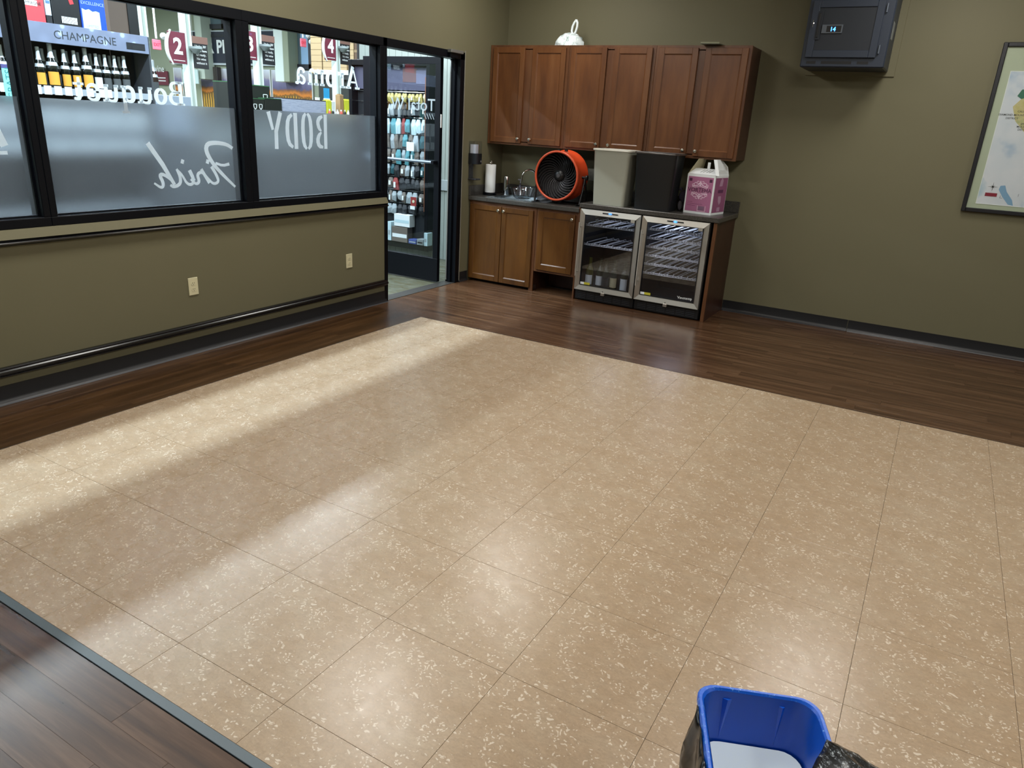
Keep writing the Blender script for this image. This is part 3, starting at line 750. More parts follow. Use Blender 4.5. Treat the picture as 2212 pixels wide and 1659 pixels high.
    obj('hinge_cover', MB().box(a1 - s - .045, a1 - s - .008, -.6465, -.638, c1 - s - .026, c1 - s + .002), mat('grey_cover', '9a978e', .4), t)
    for z in shelves: wire_shelf(t, x0 + .045, x1 - .045, z)
    if brand:
        w = MB().text('Vinotemp', (a1 - s - .085, -.6316, c0 + s + .022), (1, 0, .03), (-.2, 0, 1), .034, (0, 0, 0), 'c', .003)
        obj('maker_lettering', w, WHITEP, t)
    return t
cooler(1.262, 1.866, 'left glass-door wine cooler with upright bottles inside', (.715, .535), False)
cooler(1.874, 2.488, 'right glass-door wine cooler with empty wire shelves', (.748, .668, .590, .512, .434, .352), True)
for lx_ in (1.56, 2.18):    # cabin lamp each cooler has under its top
    area('cooler_lamp', (lx_, -.35, .838), .3, 1.3 if lx_ < 2 else 2.8, (.75, .82, 1), sizey=.06)
# bottles standing in the left cooler
GREENG = mat('dark_green_glass', '1d2410', .12, spec=.7); PALEG = mat('pale_wine_glass', '4a4a1c', .15)
def bottle(loc, label, cat, group, r=.038, h=.30, glass=GREENG, lab=WHITEP, foil=None, lz=(.06, .13), shoulder=.58, neck=.014, foilr=.62, txt=None, name='wine_bottle', band=None):
    t = thing(name, label, cat, loc, 0, group); x, y, z = loc
    sh = h * shoulder
    prof = [(.0001, 0), (r * .95, 0), (r, .008), (r, sh), (r * .86, sh + h * .06), (neck * 1.25, sh + h * .16), (neck, sh + h * .22), (neck, h - .004), (neck * .9, h), (.0001, h)]
    obj('bottle_body', MB().lathe(prof, loc, (0, 0, 1), 20), glass, t, 1)
    if foil:
        f0 = h * foilr
        pf = [(neck * 1.35 if f0 < sh + h * .2 else neck * 1.12, f0), (neck * 1.18, sh + h * .24), (neck * 1.15, h - .03), (neck * 1.35, h - .025), (neck * 1.3, h + .001), (.0001, h + .002)]
        obj('foil', MB().lathe(pf, loc, (0, 0, 1), 18), foil, t, 1)
    lb = MB(); n = 14; vs = []; fs = []; span = 1.15
    for k in range(n + 1):
        a = -PI / 2 + .0 + (k / n - .5) * 2 * span
        for q in lz: vs.append((x + (r + .0007) * math.cos(a), y + (r + .0007) * math.sin(a), z + q))
    for k in range(n): fs.append((2 * k, 2 * k + 2, 2 * k + 3, 2 * k + 1))
    lb.add(vs, fs); l = obj('label', lb, lab, t, 1)
    return t
labs = ['bottle with a broad white label at the left inside the cooler', 'second bottle inside the cooler with narrow white label', 'bottle inside the cooler seen from its dark side', 'bottle with a cream label inside the cooler', 'bottle with tall white label at the right inside the cooler']
for k, (xx, gl, lb_) in enumerate(((1.375, PALEG, WHITEP), (1.475, GREENG, WHITEP), (1.545, GREENG, BLACKP), (1.62, GREENG, mat('cream_label', 'cfc39a', .6)), (1.735, GREENG, WHITEP))):
    bottle((xx, -.555 + .02 * (k % 2), .131), labs[k], 'bottle', 'bottles standing in the left wine cooler', r=.037, h=.285, glass=gl, lab=lb_, lz=(.03, .12) if k != 4 else (.02, .13))
# sensor bulbs hanging in the top of the left cooler are two pale bottle tips on the rack
for k, xx in enumerate((1.405, 1.45)):
    o = obj('bottle_neck', MB().lathe([(.0001, 0), (.012, .003), (.0125, .03), (.011, .034), (.0001, .035)], (xx, -.56 + .03 * k, .748), (0, -.3, 1), 12), mat('pale_foil', '9aa09c', .3)); tag(o, 'pale foil bottle tip on the top rack, %s one' % ('left' if k == 0 else 'right'), 'bottle', 'foil tips on the cooler rack')

# ---- fan
fcx, fcz, R_ = .925, 1.128, .228
fy0, fy1 = -.525, -.315
fn = thing('drum_fan', 'orange drum fan with black spiral grille on the counter', 'fan', (fcx, -.42, CT1))
ORANGE = mat('orange_enamel', 'e0512a', .32, spec=.5)
drum = MB().lathe([(R_ - .012, .0), (R_, .0), (R_ + .004, .008), (R_ - .002, .02), (R_ - .004, fy1 - fy0 - .03), (R_ + .010, fy1 - fy0 - .012), (R_ + .010, fy1 - fy0), (R_ - .012, fy1 - fy0), (R_ - .016, .0)], (fcx, fy0, fcz), (0, 1, 0), 56)
obj('drum', drum, ORANGE, fn, 1)
obj('drum_inner_shade', MB().lathe([(R_ - .0165, .001), (R_ - .0165, fy1 - fy0 - .001)], (fcx, fy0, fcz), (0, 1, 0), 48), mat('drum_shade_dark', '1a0d0c', .5), fn, 1)  # added dark sheet; shade inside the drum put into its colour
obj('front_lip', MB().tube([(fcx + (R_ - .006) * math.cos(k * PI / 28), fy0, fcz + (R_ - .006) * math.sin(k * PI / 28)) for k in range(56)], .0105, 10, True), mat('orange_lip', 'c8502f', .35), fn, 1)
VAN = mat('vane_plastic', '3a393b', .28)
nv = 28; vfirst = None
def vane(k):
    m = MB(); a0 = 2 * PI * k / nv; pts = []
    for j in range(8):
        t_ = j / 7; r = .05 + (R_ - .066) * t_; a = a0 + 1.0 * t_ ** 1.3
        yy = fy0 + .075 - .055 * math.sin(t_ * PI * .5) * .7
        pts.append((Vector((fcx + r * math.cos(a), yy, fcz + r * math.sin(a))), a))
    vs = []; fs = []
    for (p, a), w in zip(pts, (.010, .014, .018, .021, .023, .024, .024, .022)):
        tn = Vector((-math.sin(a), 0, math.cos(a)))
        for off in (Vector((0, -.0045, 0)) - tn * .0016, Vector((0, -.0045, 0)) + tn * .0016, Vector((0, w * .7, 0)) + tn * (.0016 + w * .7), Vector((0, w * .7, 0)) - tn * (.0016 - w * .45)): vs.append(p + off)
    for j in range(7):
        b = 4 * j
        for q in range(4): fs.append((b + q, b + (q + 1) % 4, b + 4 + (q + 1) % 4, b + 4 + q))
    return m.add(vs, fs)
for k in range(nv): obj('grille_vane', vane(k), VAN, fn, 1)
obj('grille_hub', MB().lathe([(.0001, -.012), (.030, -.012), (.036, -.008), (.052, .004), (.056, .016), (.056, .03), (.0001, .03)], (fcx, fy0 + .055, fcz), (0, 1, 0), 28), BLACKP, fn, 1)
obj('hub_badge', MB().lathe([(.0001, -.005), (.018, -.004), (.019, 0)], (fcx - .0, fy0 + .042, fcz), (0, 1, 0), 20), mat('grey_badge', '4a484a', .3), fn, 1)
bl = MB()
for k in range(5):
    a = 2 * PI * k / 5; m = []
    for t_ in (0, 1):
        r = .04 + .16 * t_
        for s_ in (-1, 1):
            aa = a + s_ * (.28 + .1 * t_); m.append((fcx + r * math.cos(aa), fy0 + .12 + s_ * .02, fcz + r * math.sin(aa)))
    bl.add(m, [(0, 1, 3, 2)])
obj('fan_blades', bl, BLACKD, fn)
obj('rear_disc', MB().lathe([(.0001, 0), (R_ - .014, 0)], (fcx, fy1 - .02, fcz), (0, 1, 0), 40), BLACKD, fn)
px_ = R_ + .026; pvz = fcz - .0
stand = MB(); yy = -.42
for s_ in (-1, 1):
    stand.tube([(fcx + s_ * px_, yy, pvz), (fcx + s_ * (px_ - .002), yy - .02, pvz - .10), (fcx + s_ * (px_ - .012), yy - .06, CT1 + .012), (fcx + s_ * (px_ - .03), yy - .09, CT1 + .010)], .0095, 8)
    stand.tube([(fcx + s_ * px_, yy, pvz), (fcx + s_ * (px_ - .002), yy + .05, pvz - .13), (fcx + s_ * (px_ - .012), yy + .10, CT1 + .012)], .0095, 8)
    stand.tube([(fcx + s_ * (px_ - .03), yy - .09, CT1 + .010), (fcx + s_ * (px_ - .03), yy + .11, CT1 + .010)], .009, 8)
stand.tube([(fcx - px_ + .03, yy + .10, CT1 + .010), (fcx + px_ - .03, yy + .10, CT1 + .010)], .009, 8)
obj('stand', stand, GLOSSB, fn, 1)
for s_ in (-1, 1):
    kb = obj('tilt_knob', MB().cyl((fcx + s_ * (R_ - .01), yy, pvz), (fcx + s_ * (R_ + .045), yy, pvz), .011, 12).lathe([(.0001, 0), (.022, 0), (.026, .006), (.022, .018), (.0001, .02)], (fcx + s_ * (R_ + .035), yy, pvz), (s_, 0, 0), 14), BLACKP, fn, 1)
hd = MB()
for x_ in (-.022, .022): hd.bev(fcx + x_ - .012 + .0, fcx + x_ + .012, -.47 + (.06 if x_ > 0 else 0), -.44 + (.06 if x_ > 0 else 0), fcz + R_ - .012, fcz + R_ + .012, .002)
obj('carry_handle', hd, BLACKP, fn)
obj('round_sticker', MB().lathe([(.0001, 0), (.014, 0)], (fcx + .060, -.44, fcz + math.sqrt((R_ - .002) ** 2 - .06 ** 2) + .0006), (.26, 0, .965), 14), mat('silver_sticker', 'b0a29a', .3), fn)
obj('power_cord', MB().tube([(fcx + .12, fy1 + .005, fcz - .15), (fcx + .24, -.22, 1.0), (fcx + .30, -.2, CT2 + .012), (fcx + .325, -.10, 1.0), (1.045 + .22, -.03, 1.12)], .004, 8), BLACKP, fn, 1)

# ---- waste bins on the raised counter
def bin_(cx, cy, w, d, h, z0, name, label, m, mi, rim=.016, taper=.82, group=None, rz=0, wall=.004, lipm=None, rib=False, cr=.03):
    t = thing(name, label, 'waste bin', (cx, cy, z0), rz, group)
    def ring(sw, sd, z, r=cr, n=5):
        out = []
        for qx, qy, a0 in ((1, 1, 0), (-1, 1, PI / 2), (-1, -1, PI), (1, -1, 3 * PI / 2)):
            for k in range(n + 1):
                a = a0 + PI / 2 * k / n
                out.append((qx * (sw / 2 - r) + r * math.cos(a), qy * (sd / 2 - r) + r * math.sin(a), z))
        return out
    def loft(rings):
        m_ = MB(); n = len(rings[0]); vs = [p for r in rings for p in r]; fs = []
        for i in range(len(rings) - 1):
            for k in range(n): fs.append((i * n + k, i * n + (k + 1) % n, (i + 1) * n + (k + 1) % n, (i + 1) * n + k))
        return m_, vs, fs, n
    bw, bd = w * taper, d * taper
    m_, vs, fs, n = loft([ring(bw, bd, 0), ring(w - .02, d - .02, h - rim - .004), ring(w - .016, d - .016, h - rim)])
    fs.append(tuple(range(n))); m_.add(vs, fs); obj('bin_wall', m_, m, t, 1, local=True)
    m_, vs, fs, n = loft([ring(w - .02 - 2 * wall, d - .02 - 2 * wall, h - .004), ring(bw - 2 * wall, bd - 2 * wall, wall)])
    fs.append(tuple(range(n, 2 * n))); m_.add(vs, fs); obj('bin_lining', m_, mi, t, 1, local=True)
    m_, vs, fs, n = loft([ring(w - .018, d - .018, h - rim), ring(w, d, h - rim + .001), ring(w, d, h - .004), ring(w - .006, d - .006, h), ring(w - .018, d - .018, h), ring(w - .02 - 2 * wall + .001, d - .02 - 2 * wall + .001, h - .006)])
    m_.add(vs, fs); obj('rim', m_, lipm or m, t, 1, local=True)
    return t, ring, loft
BEIGE = mat('beige_plastic', 'a2a497', .42); BEIGEL = mat('beige_lip', 'c4c2b6', .35)
bin_(1.502, -.478, .375, .268, .492, CT2, 'waste_bin', 'tall beige plastic waste bin on the raised counter', BEIGE, BEIGE, group='empty bins on the raised counter', lipm=BEIGEL)
BINB = mat('black_bin_plastic', '0d1014', .42)
bin_(1.925, -.492, .400, .268, .492, CT2, 'waste_bin', 'tall black plastic waste bin beside the beige one', BINB, BINB, group='empty bins on the raised counter', lipm=mat('black_bin_lip', '3a332f', .25))

# ---- pink carrier carton
bt = math.radians(-9); ca, sa = math.cos(bt), math.sin(bt)
FLx, FLy = 2.180, -.462
cw, cdp, chh = .262, .27, .335
cx_, cy_ = FLx, FLy
bxr = thing('carrier_carton', 'pink and white cardboard wine carton with gable handles', 'carton', (cx_, cy_, CT2), bt)
CARD = mat('white_card', 'dfe4e6', .55); PINK = mat('pink_print', 'a5668a', .5); DPINK = mat('dark_pink_ink', '4a2040', .5); PALEI = mat('pale_ink', 'e6cfe0', .5); CREAM = mat('inner_card', 'a39a7c', .6)
b = MB(); b.bev(0, cw, 0, cdp, 0, chh, .002)
# sloped front and top
b.prism([(0, chh), (0, chh + .004), (.10, chh + .045), (cdp - .1, chh + .045), (cdp, chh + .004), (cdp, chh)], (.006, 0, 0), (0, 1, 0), (0, 0, 1), (cw - .012, 0, 0))
obj('carton_body', b, CARD, bxr, local=True)
hs = MB()
hs.prism([(.0, chh + .002), (.085, chh + .125), (.12, chh + .125), (cdp, chh + .02), (cdp, chh + .002)], (cw - .004, 0, 0), (0, 1, 0), (0, 0, 1), (.003, 0, 0))
hs2 = MB().add([(cw - .001, .0, chh), (cw - .001, cdp, chh), (cw - .012, cdp - .02, chh + .07), (cw - .055, cdp * .75, chh + .128), (cw - .06, cdp * .2, chh + .128), (cw - .004, .006, chh), (cw - .005, cdp, chh), (cw - .016, cdp - .02, chh + .07), (cw - .059, cdp * .75, chh + .128), (cw - .064, cdp * .2, chh + .128)],
    [(0, 1, 2, 3, 4), (5, 9, 8, 7, 6), (0, 4, 9, 5), (4, 3, 8, 9), (3, 2, 7, 8), (2, 1, 6, 7)])
obj('handle_flap', hs2, CARD, bxr, local=True)
obj('folded_edge', MB().obox((cw - .001, -.002, chh), (-.062, .055, .128), (.030, .004, 0), (0, .004, 0)), CARD, bxr, local=True)
hs3 = MB().add([(.001, .0, chh), (.001, cdp, chh), (.055, cdp * .8, chh + .128), (.060, cdp * .2, chh + .128), (.004, .0, chh), (.004, cdp, chh), (.058, cdp * .8, chh + .128), (.063, cdp * .2, chh + .128)],
    [(0, 1, 2, 3), (4, 7, 6, 5), (0, 3, 7, 4), (3, 2, 6, 7), (2, 1, 5, 6)])
obj('handle_flap', hs3, CREAM, bxr, local=True)
obj('top_tab', MB().bev(cw * .46, cw * .56, cdp * .42, cdp * .44, chh + .044, chh + .10, .002), CARD, bxr, local=True)
sl = MB()
for k, xx in enumerate((.10, .125, .155, .18)): sl.obox((xx, .03, chh + .0175), (.004, 0, 0), (.018, .05, .0205), (0, -.0004, .001))
obj('cut_slot', sl, mat('slot_shadow', '6c6f68', .7), bxr, local=True)
obj('front_print', MB().box(.014, cw - .014, -.0012, .0001, .022, chh - .02), PINK, bxr, local=True)
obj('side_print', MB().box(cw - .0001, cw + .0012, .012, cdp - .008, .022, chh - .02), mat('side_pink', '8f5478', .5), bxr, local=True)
o_ = (0, -.0014, 0); ux, uz = (1, 0, 0), (0, 0, 1); D0 = (0, -.0004, 0)
ik = MB()
for s1 in (-1, 1):
    for vz in (-1, 1):
        cxp = cw / 2; czp = .205
        for (p0, p1, p2, w) in (((.0, .075), (.012, .05), (.05, .062), .004), ((.004, .055), (.03, .035), (.075, .028), .006), ((.0, .04), (.03, .022), (.07, .020), .004), ((.05, .06), (.062, .045), (.05, .036), .004), ((.012, .07), (.03, .075), (.035, .055), .004), ((.06, .03), (.08, .042), (.06, .05), .004)):
            ik.stroke([(cxp + s1 * p[0], czp + vz * p[1]) for p in (p0, p1, p2)], w, o_, ux, uz, D0, 2)
ik.stroke([(cw / 2, .285), (cw / 2, .235)], [.001, .010], o_, ux, uz, D0); ik.stroke([(cw / 2, .125), (cw / 2, .175)], [.001, .010], o_, ux, uz, D0)
obj('scroll_ornament', ik, PALEI, bxr, local=True)
tk = MB().text('VORTEHA', (cw / 2, -.002, .188), ux, uz, .049, (0, 0, 0), 'c', .012)
for xx in (.024, cw - .05): tk.box(xx, xx + .026, -.0016, -.001, .275, .300)
for zz in (.10, .085, .07): tk.box(.03, .03 + .12 * random.random() + .04, -.0014, -.001, zz, zz + .002)
obj('dark_lettering', tk, DPINK, bxr, local=True)
bc = MB().box(.130, .205, -.0016, -.0012, .028, .030).box(.130, .132, -.0016, -.0012, .028, .075).box(.203, .205, -.0016, -.0012, .028, .075)
obj('barcode_frame', bc, WHITEP, bxr, local=True)
bb = MB()
for k in range(9): bb.box(.140 + k * .0063, .1428 + k * .0063, -.0016, -.0012, .036, .070)
obj('barcode', bb, mat('bar_ink', '3c5560', .5), bxr, local=True)
sd = MB(); dx = (.0004, 0, 0)
for base, vz in ((.245, 1), (.160, -1)):
    sd.prism([(.10, 0), (.16, 0), (.17, .05 * vz), (.14, .075 * vz), (.11, .045 * vz)], (cw + .0014, 0, base if vz > 0 else base), (0, 1, 0), (0, 0, 1), dx)
sd.box(cw + .0013, cw + .0018, .105, .165, .03, .065)
obj('side_ornament', sd, mat('faded_ink', 'b08aa6', .5), bxr, local=True)
obj('side_word', MB().box(cw + .0013, cw + .0018, .085, .19, .188, .215), mat('purple_ink', '5c2f55', .5), bxr, local=True)
# soft toy-like bundle and stopper bottle between black bin and carton
sb_ = thing('plush_bundle', 'small grey lavender plush toy between black bin and pink carton', 'plush toy', (2.125, -.30, CT2))
LAV = mat('lavender_plush', '4c465a', .95)
def blob(c, r, n=14, sc_=(1, 1, 1)):
    m = MB(); prof = [(max(.0001, math.sin(PI * k / 10)) , -math.cos(PI * k / 10)) for k in range(11)]
    vs = []; fs = []
    for pr, ph in prof:
        for k in range(n):
            a = 2 * PI * k / n; vs.append((c[0] + r * pr * math.cos(a) * sc_[0], c[1] + r * pr * math.sin(a) * sc_[1], c[2] + r * ph * sc_[2]))
    for i in range(10):
        for k in range(n): fs.append((i * n + k, i * n + (k + 1) % n, (i + 1) * n + (k + 1) % n, (i + 1) * n + k))
    return m.add(vs, fs)
obj('plush_body', blob((2.125, -.30, CT2 + .125), .05, sc_=(1, .9, 1.1)), LAV, sb_, 1)
obj('plush_ear', blob((2.085, -.30, CT2 + .185), .017), LAV, sb_, 1); obj('plush_ear', blob((2.150, -.30, CT2 + .185), .017), LAV, sb_, 1)
for xx in (2.102, 2.148): obj('plush_leg', blob((xx, -.325, CT2 + .045), .021, sc_=(1, 1, 2.1)), mat('pale_plush', '77727a', .95), sb_, 1)
st_ = thing('stopper_bottle', 'dark decanter with round stopper behind the plush toy', 'bottle', (2.155, -.22, CT2))
obj('bottle_body', MB().lathe([(.0001, 0), (.05, 0), (.05, .13), (.03, .17), (.012, .19), (.012, .25)], (2.155, -.22, CT2), (0, 0, 1), 20), mat('black_glass', '0a0a0c', .1), st_, 1)
obj('stopper', blob((2.155, -.22, CT2 + .268), .016), mat('clear_stopper', '7a7c80', .1), st_, 1)

# ---- on top of the wall cabinets
gb_ = thing('plastic_bag', 'knotted white patterned grocery bag on top of the cabinets', 'bag', (.80, -.2, 2.286))
def m_bag():
    m = mat('printed_bag', 'dfe9ec', .4); v = coords(m, (1, 1, 1))
    L(m, ramp(m, noise(m, coords(m, (30, 30, 12)), 1.0, 4, .8), [(.5, 'e2ecee'), (.62, 'a9bdbd'), (.68, '5d7474')]), bsdf(m).inputs['Base Color']); return m
obj('bag_body', crumple((.80, -.20, 2.286), .150, .105, .115, 11, n=22, mlat=9, amp=.07), m_bag(), gb_, 1)
for s_, rr in ((-1, .011), (1, .011)):
    obj('bag_handle', MB().tube([(.835 + s_ * .004, -.2, 2.38), (.835 + s_ * .022, -.2, 2.42), (.842 + s_ * .024, -.2, 2.455), (.85 + s_ * .016, -.2, 2.49), (.852, -.2, 2.512)], rr, 8), mat('bag_white', 'dfeaec', .4), gb_, 1)
tb = thing('shelf_bracket_tray', 'flat grey-green tray overhanging the cabinet top edge', 'tray', (2.2, -.36, 2.289))
obj('tray_plate', MB().prism([(-.085, -.055), (.07, -.045), (.085, .10), (-.07, .10)], (2.205, -.34, 2.288), (1, 0, 0), (0, 1, 0), (0, 0, .006)), mat('tray_green', '4e4f40', .5), tb)
obj('tray_lip', MB().prism([(-.085, -.055), (.07, -.045), (.07, -.041), (-.085, -.051)], (2.205, -.34, 2.294), (1, 0, 0), (0, 1, 0), (0, 0, .010)), mat('tray_edge', '85876f', .5), tb)

# ---- soap dispenser on left wall
sd_ = thing('sanitizer_dispenser', 'black and clear wall-mounted hand sanitizer dispenser by the door', 'dispenser', (0, -.60, 1.02))
def rprism(x0, x1, y0, y1, z0, z1, r=.02):
    pl = []
    for cx1, cy1, a0 in ((x1 - r, y1 - r, 0), (x0 + .001, y1 - .001, PI / 2), (x0 + .001, y0 + .001, PI), (x1 - r, y0 + r, 3 * PI / 2)):
        rr = r if a0 in (0, 3 * PI / 2) else .0008
        for k in range(5):
            a = a0 + PI / 2 * k / 4; pl.append((cx1 + rr * math.cos(a), cy1 + rr * math.sin(a)))
    return MB().prism(pl, (0, 0, z0), (1, 0, 0), (0, 1, 0), (0, 0, z1 - z0))
obj('clear_cover', rprism(.004, .105, -.655, -.555, 1.275, 1.392, .03), m_glass('cover_plastic', (.93, .95, .98), .12, .05), sd_, 1)
obj('refill_pouch', rprism(.01, .07, -.640, -.570, 1.275, 1.36, .02), mat('silver_refill', 'd8dce6', .25, metal=.2), sd_, 1)
obj('dark_housing', rprism(.003, .108, -.657, -.553, 1.175, 1.276, .03), mat('dispenser_black', '15171c', .35), sd_, 1)
obj('back_plate', MB().bev(.001, .018, -.645, -.585, 1.02, 1.19, .003), mat('dispenser_grey', '2c2d31', .4), sd_)
obj('drip_tray', MB().bev(.002, .095, -.655, -.565, 1.022, 1.036, .004), mat('dispenser_grey', '2c2d31', .4), sd_)
obj('sensor_badge', MB().box(.108, .109, -.597, -.585, 1.195, 1.212), mat('badge_grey', '8b8b8b', .4), sd_)

# ---- outlets
def outlet(p, nrm, label, group, m=IVORY):
    """p centre on wall; nrm 'x' (left wall) or 'y' (back wall)"""
    t = thing('wall_outlet', label, 'outlet', p, 0 if nrm == 'x' else -PI / 2, group)
    obj('cover_plate', MB().bev(0, .006, -.036, .036, -.058, .058, .002), m, t, local=True)
    for dz in (-.02, .02):
        r = obj('receptacle', MB().prism([(.017 * math.cos(a * PI / 10), max(-.0135, min(.0135, .017 * math.sin(a * PI / 10)))) for a in range(20)], (.006, 0, dz), (0, 1, 0), (0, 0, 1), (.002, 0, 0)), m, t, local=True)
        obj('outlet_slot', MB().box(.008, .0084, -.008, -.005, dz - .001, dz + .007).box(.008, .0084, .005, .008, dz - .001, dz + .006).box(.008, .0084, -.002, .002, dz - .010, dz - .006), IVORYD, r, local=True)
    obj('plate_screw', MB().cyl((.006, 0, 0), (.0068, 0, 0), .0025, 8), m, t, local=True)
og = 'ivory wall outlets'
outlet((0, -3.895, .452), 'x', 'ivory duplex outlet on the olive wall, the one nearer the photographer', og)
outlet((0, -2.400, .428), 'x', 'ivory duplex outlet on the olive wall, the one nearer the doorway', og)
outlet((1.05, 0, 1.135), 'y', 'outlet on the back wall half hidden behind the fan', og, mat('white_outlet', 'a6a69a', .4))

# ---- wall mounted equipment rack
rk = thing('equipment_rack', 'dark blue-grey wall-mounted rack cabinet with blue display', 'rack cabinet', (3.24, 0, 2.10))
NAVY = mat('charcoal_enamel', '232b38', .42); NAVYD = mat('charcoal_dark', '141a22', .45)
r0, r1, rz0, rz1, ry = 2.945, 3.552, 2.122, 2.80, -.40
obj('rack_body', MB().bev(r0, r1, ry, -.012, rz0, rz1, .008), NAVY, rk)
obj('wall_board', MB().bev(2.93, 3.606, -.012, -.001, 2.09, 2.86, .002), WALL, rk)
dz0, dz1, dx0, dx1 = 2.190, 2.590, 2.975, 3.482
fd = MB(); y0_, y1_ = ry - .022, ry - .002; s = .052
fd.bev(dx0, dx0 + s, y0_, y1_, dz0, dz1, .003).bev(dx1 - s, dx1, y0_, y1_, dz0, dz1, .003).bev(dx0 + s, dx1 - s, y0_, y1_, dz0, dz0 + s, .003).bev(dx0 + s, dx1 - s, y0_, y1_, dz1 - s, dz1, .003)
rd = obj('rack_door', fd, NAVY, rk)
def m_mesh():
    m = mat('perforated_steel', '1c242d', .5); v = coords(m, (1, 1, 1)); vo = N(m, 'ShaderNodeTexVoronoi'); vo.inputs['Scale'].default_value = 170; vo.inputs['Randomness'].default_value = 0
    L(m, v, vo.inputs['Vector']); L(m, ramp(m, vo.outputs['Distance'], [(.3, '07090c'), (.42, '151b23')]), bsdf(m).inputs['Base Color']); return m
obj('perforated_panel', MB().box(dx0 + s, dx1 - s, y0_ + .008, y0_ + .012, dz0 + s, dz1 - s), m_mesh(), rd)
hl = obj('door_handle', MB().bev(3.030, 3.045, y0_ - .010, y0_, 2.33, 2.50, .003), BLACKD, rk)
obj('handle_surround', MB().bev(3.022, 3.058, y0_ - .002, y0_ + .002, 2.315, 2.515, .001), NAVYD, hl)
ks = obj('key', MB().cyl((3.0, y0_, 2.43), (3.0, y0_ - .012, 2.43), .006, 10).box(2.998, 3.002, y0_ - .03, y0_ - .012, 2.40, 2.45), CHROME, rk)
di = obj('amplifier_panel', MB().bev(3.065, 3.215, y0_ - .001, y0_ + .008, 2.36, 2.42, .001), mat('panel_grey', '4b5158', .4), rk)
obj('display_window', MB().box(3.10, 3.205, y0_ - .0018, y0_ - .001, 2.368, 2.412), BLACKD, di)
obj('display_digits', MB().text('14', (3.150, y0_ - .0025, 2.374), (1, 0, 0), (0, 0, 1), .042, (0, 0, 0), 'c', .02), mat('blue_led', (.05, .25, 1), emit=5), di)
for a_, b_ in ((2.99, 3.06), (3.10, 3.32), (3.36, 3.44)): obj('vent_slot', MB().box(a_, b_, ry - .001, ry + .001, 2.146, 2.166), BLACKD, rk)
for zz in (2.22, 2.50):
    obj('door_hinge', MB().cyl((3.497, ry - .012, zz), (3.497, ry - .012, zz + .06), .007, 10), mat('hinge_grey', '565e68', .35, metal=.5), rk)
obj('side_label', MB().box(r1 + .0002, r1 + .0012, -.32, -.20, 2.33, 2.45), mat('foil_label', '8a9196', .3, metal=.4), rk)
obj('side_latch', MB().box(r1 + .0002, r1 + .002, -.13, -.12, 2.30, 2.5), NAVYD, rk)

# ---- framed map
pf = thing('framed_map', 'large black-framed wine country map on the back wall', 'picture', (5.2, 0, 1.12))
p0, p1, q0, q1 = 4.294, 6.05, 1.119, 2.340
f = MB(); s = .030
f.bev(p0, p0 + s, -.035, -.001, q0, q1, .004).bev(p1 - s, p1, -.035, -.001, q0, q1, .004).bev(p0 + s, p1 - s, -.035, -.001, q0, q0 + s, .004).bev(p0 + s, p1 - s, -.035, -.001, q1 - s, q1, .004)
obj('picture_frame', f, mat('black_frame', '1d1e22', .35), pf)
obj('mat_board', MB().box(p0 + s, p1 - s, -.018, -.002, q0 + s, q1 - s), mat('pale_green_mat', 'b0b9a4', .7), pf)
def m_map():
    m = mat('watercolour_map', 'c6cbd0', .6); v = coords(m, (1, 1, 1))
    c = ramp(m, noise(m, v, 3.2, 4, .55), [(.3, '9fb6d2'), (.42, 'ced5e0'), (.62, 'dadde6'), (.72, 'a0bfd2')])
    L(m, c, bsdf(m).inputs['Base Color']); return m
mp_ = obj('map_print', MB().box(4.385, p1 - .1, -.0195, -.018, 1.187, 2.142), m_map(), pf)
obj('bevel_line', MB().box(4.381, 4.385, -.0205, -.018, 1.183, 2.146).box(4.385, p1 - .1, -.0205, -.018, 1.183, 1.187).box(4.385, p1 - .1, -.0205, -.018, 2.142, 2.146), WHITEP, pf)
def m_land(name, a, b, c_):
    m = mat(name, a, .7); L(m, ramp(m, noise(m, coords(m, (1, 1, 1)), 16, 5, .65), [(.3, a), (.5, b), (.7, c_)]), bsdf(m).inputs['Base Color']); return m
land = MB().prism([(4.72, 1.98), (4.76, 2.01), (5.0, 2.03), (5.4, 1.95), (5.7, 1.7), (5.8, 1.45), (5.5, 1.4), (5.2, 1.5), (4.98, 1.62), (4.78, 1.72), (4.70, 1.80), (4.66, 1.90)], (-.205, -.0198, 0), (1, 0, 0), (0, 0, 1), (0, -.0004, 0))
obj('printed_land', land, m_land('land_wash', 'b9b36a', 'c9bf8f', '93a97c'), mp_)
obj('printed_forest', MB().prism([(4.70, 1.975), (4.72, 2.02), (4.80, 2.03), (4.79, 1.975), (4.73, 1.955)], (-.235, -.0204, 0), (1, 0, 0), (0, 0, 1), (0, -.0003, 0)), mat('forest_wash', '3f7460', .7), mp_)
lk_ = MB().prism([(4.66, 1.33), (4.69, 1.335), (4.71, 1.29), (4.76, 1.23), (4.775, 1.19), (4.74, 1.195), (4.69, 1.25), (4.655, 1.30)], (-.145, -.0198, 0), (1, 0, 0), (0, 0, 1), (0, -.0003, 0))
obj('printed_lake', lk_, mat('lake_wash', '7fa6c8', .7), mp_)
tx = MB()
for s_, x_, z_, w_ in (('CALISTOGA', 4.545, 1.862, .019), ('DIAMOND MOUNTAIN', 4.478, 1.836, .019), ('DISTRICT', 4.47, 1.812, .019), ('SPRING', 4.565, 1.775, .019), ('MOUNTAIN', 4.565, 1.755, .019), ('DISTRICT', 4.565, 1.735, .019)):
    tx.text(s_, (x_, -.0205, z_), (1, 0, 0), (0, 0, 1), w_, (0, 0, 0), 'c', .01)
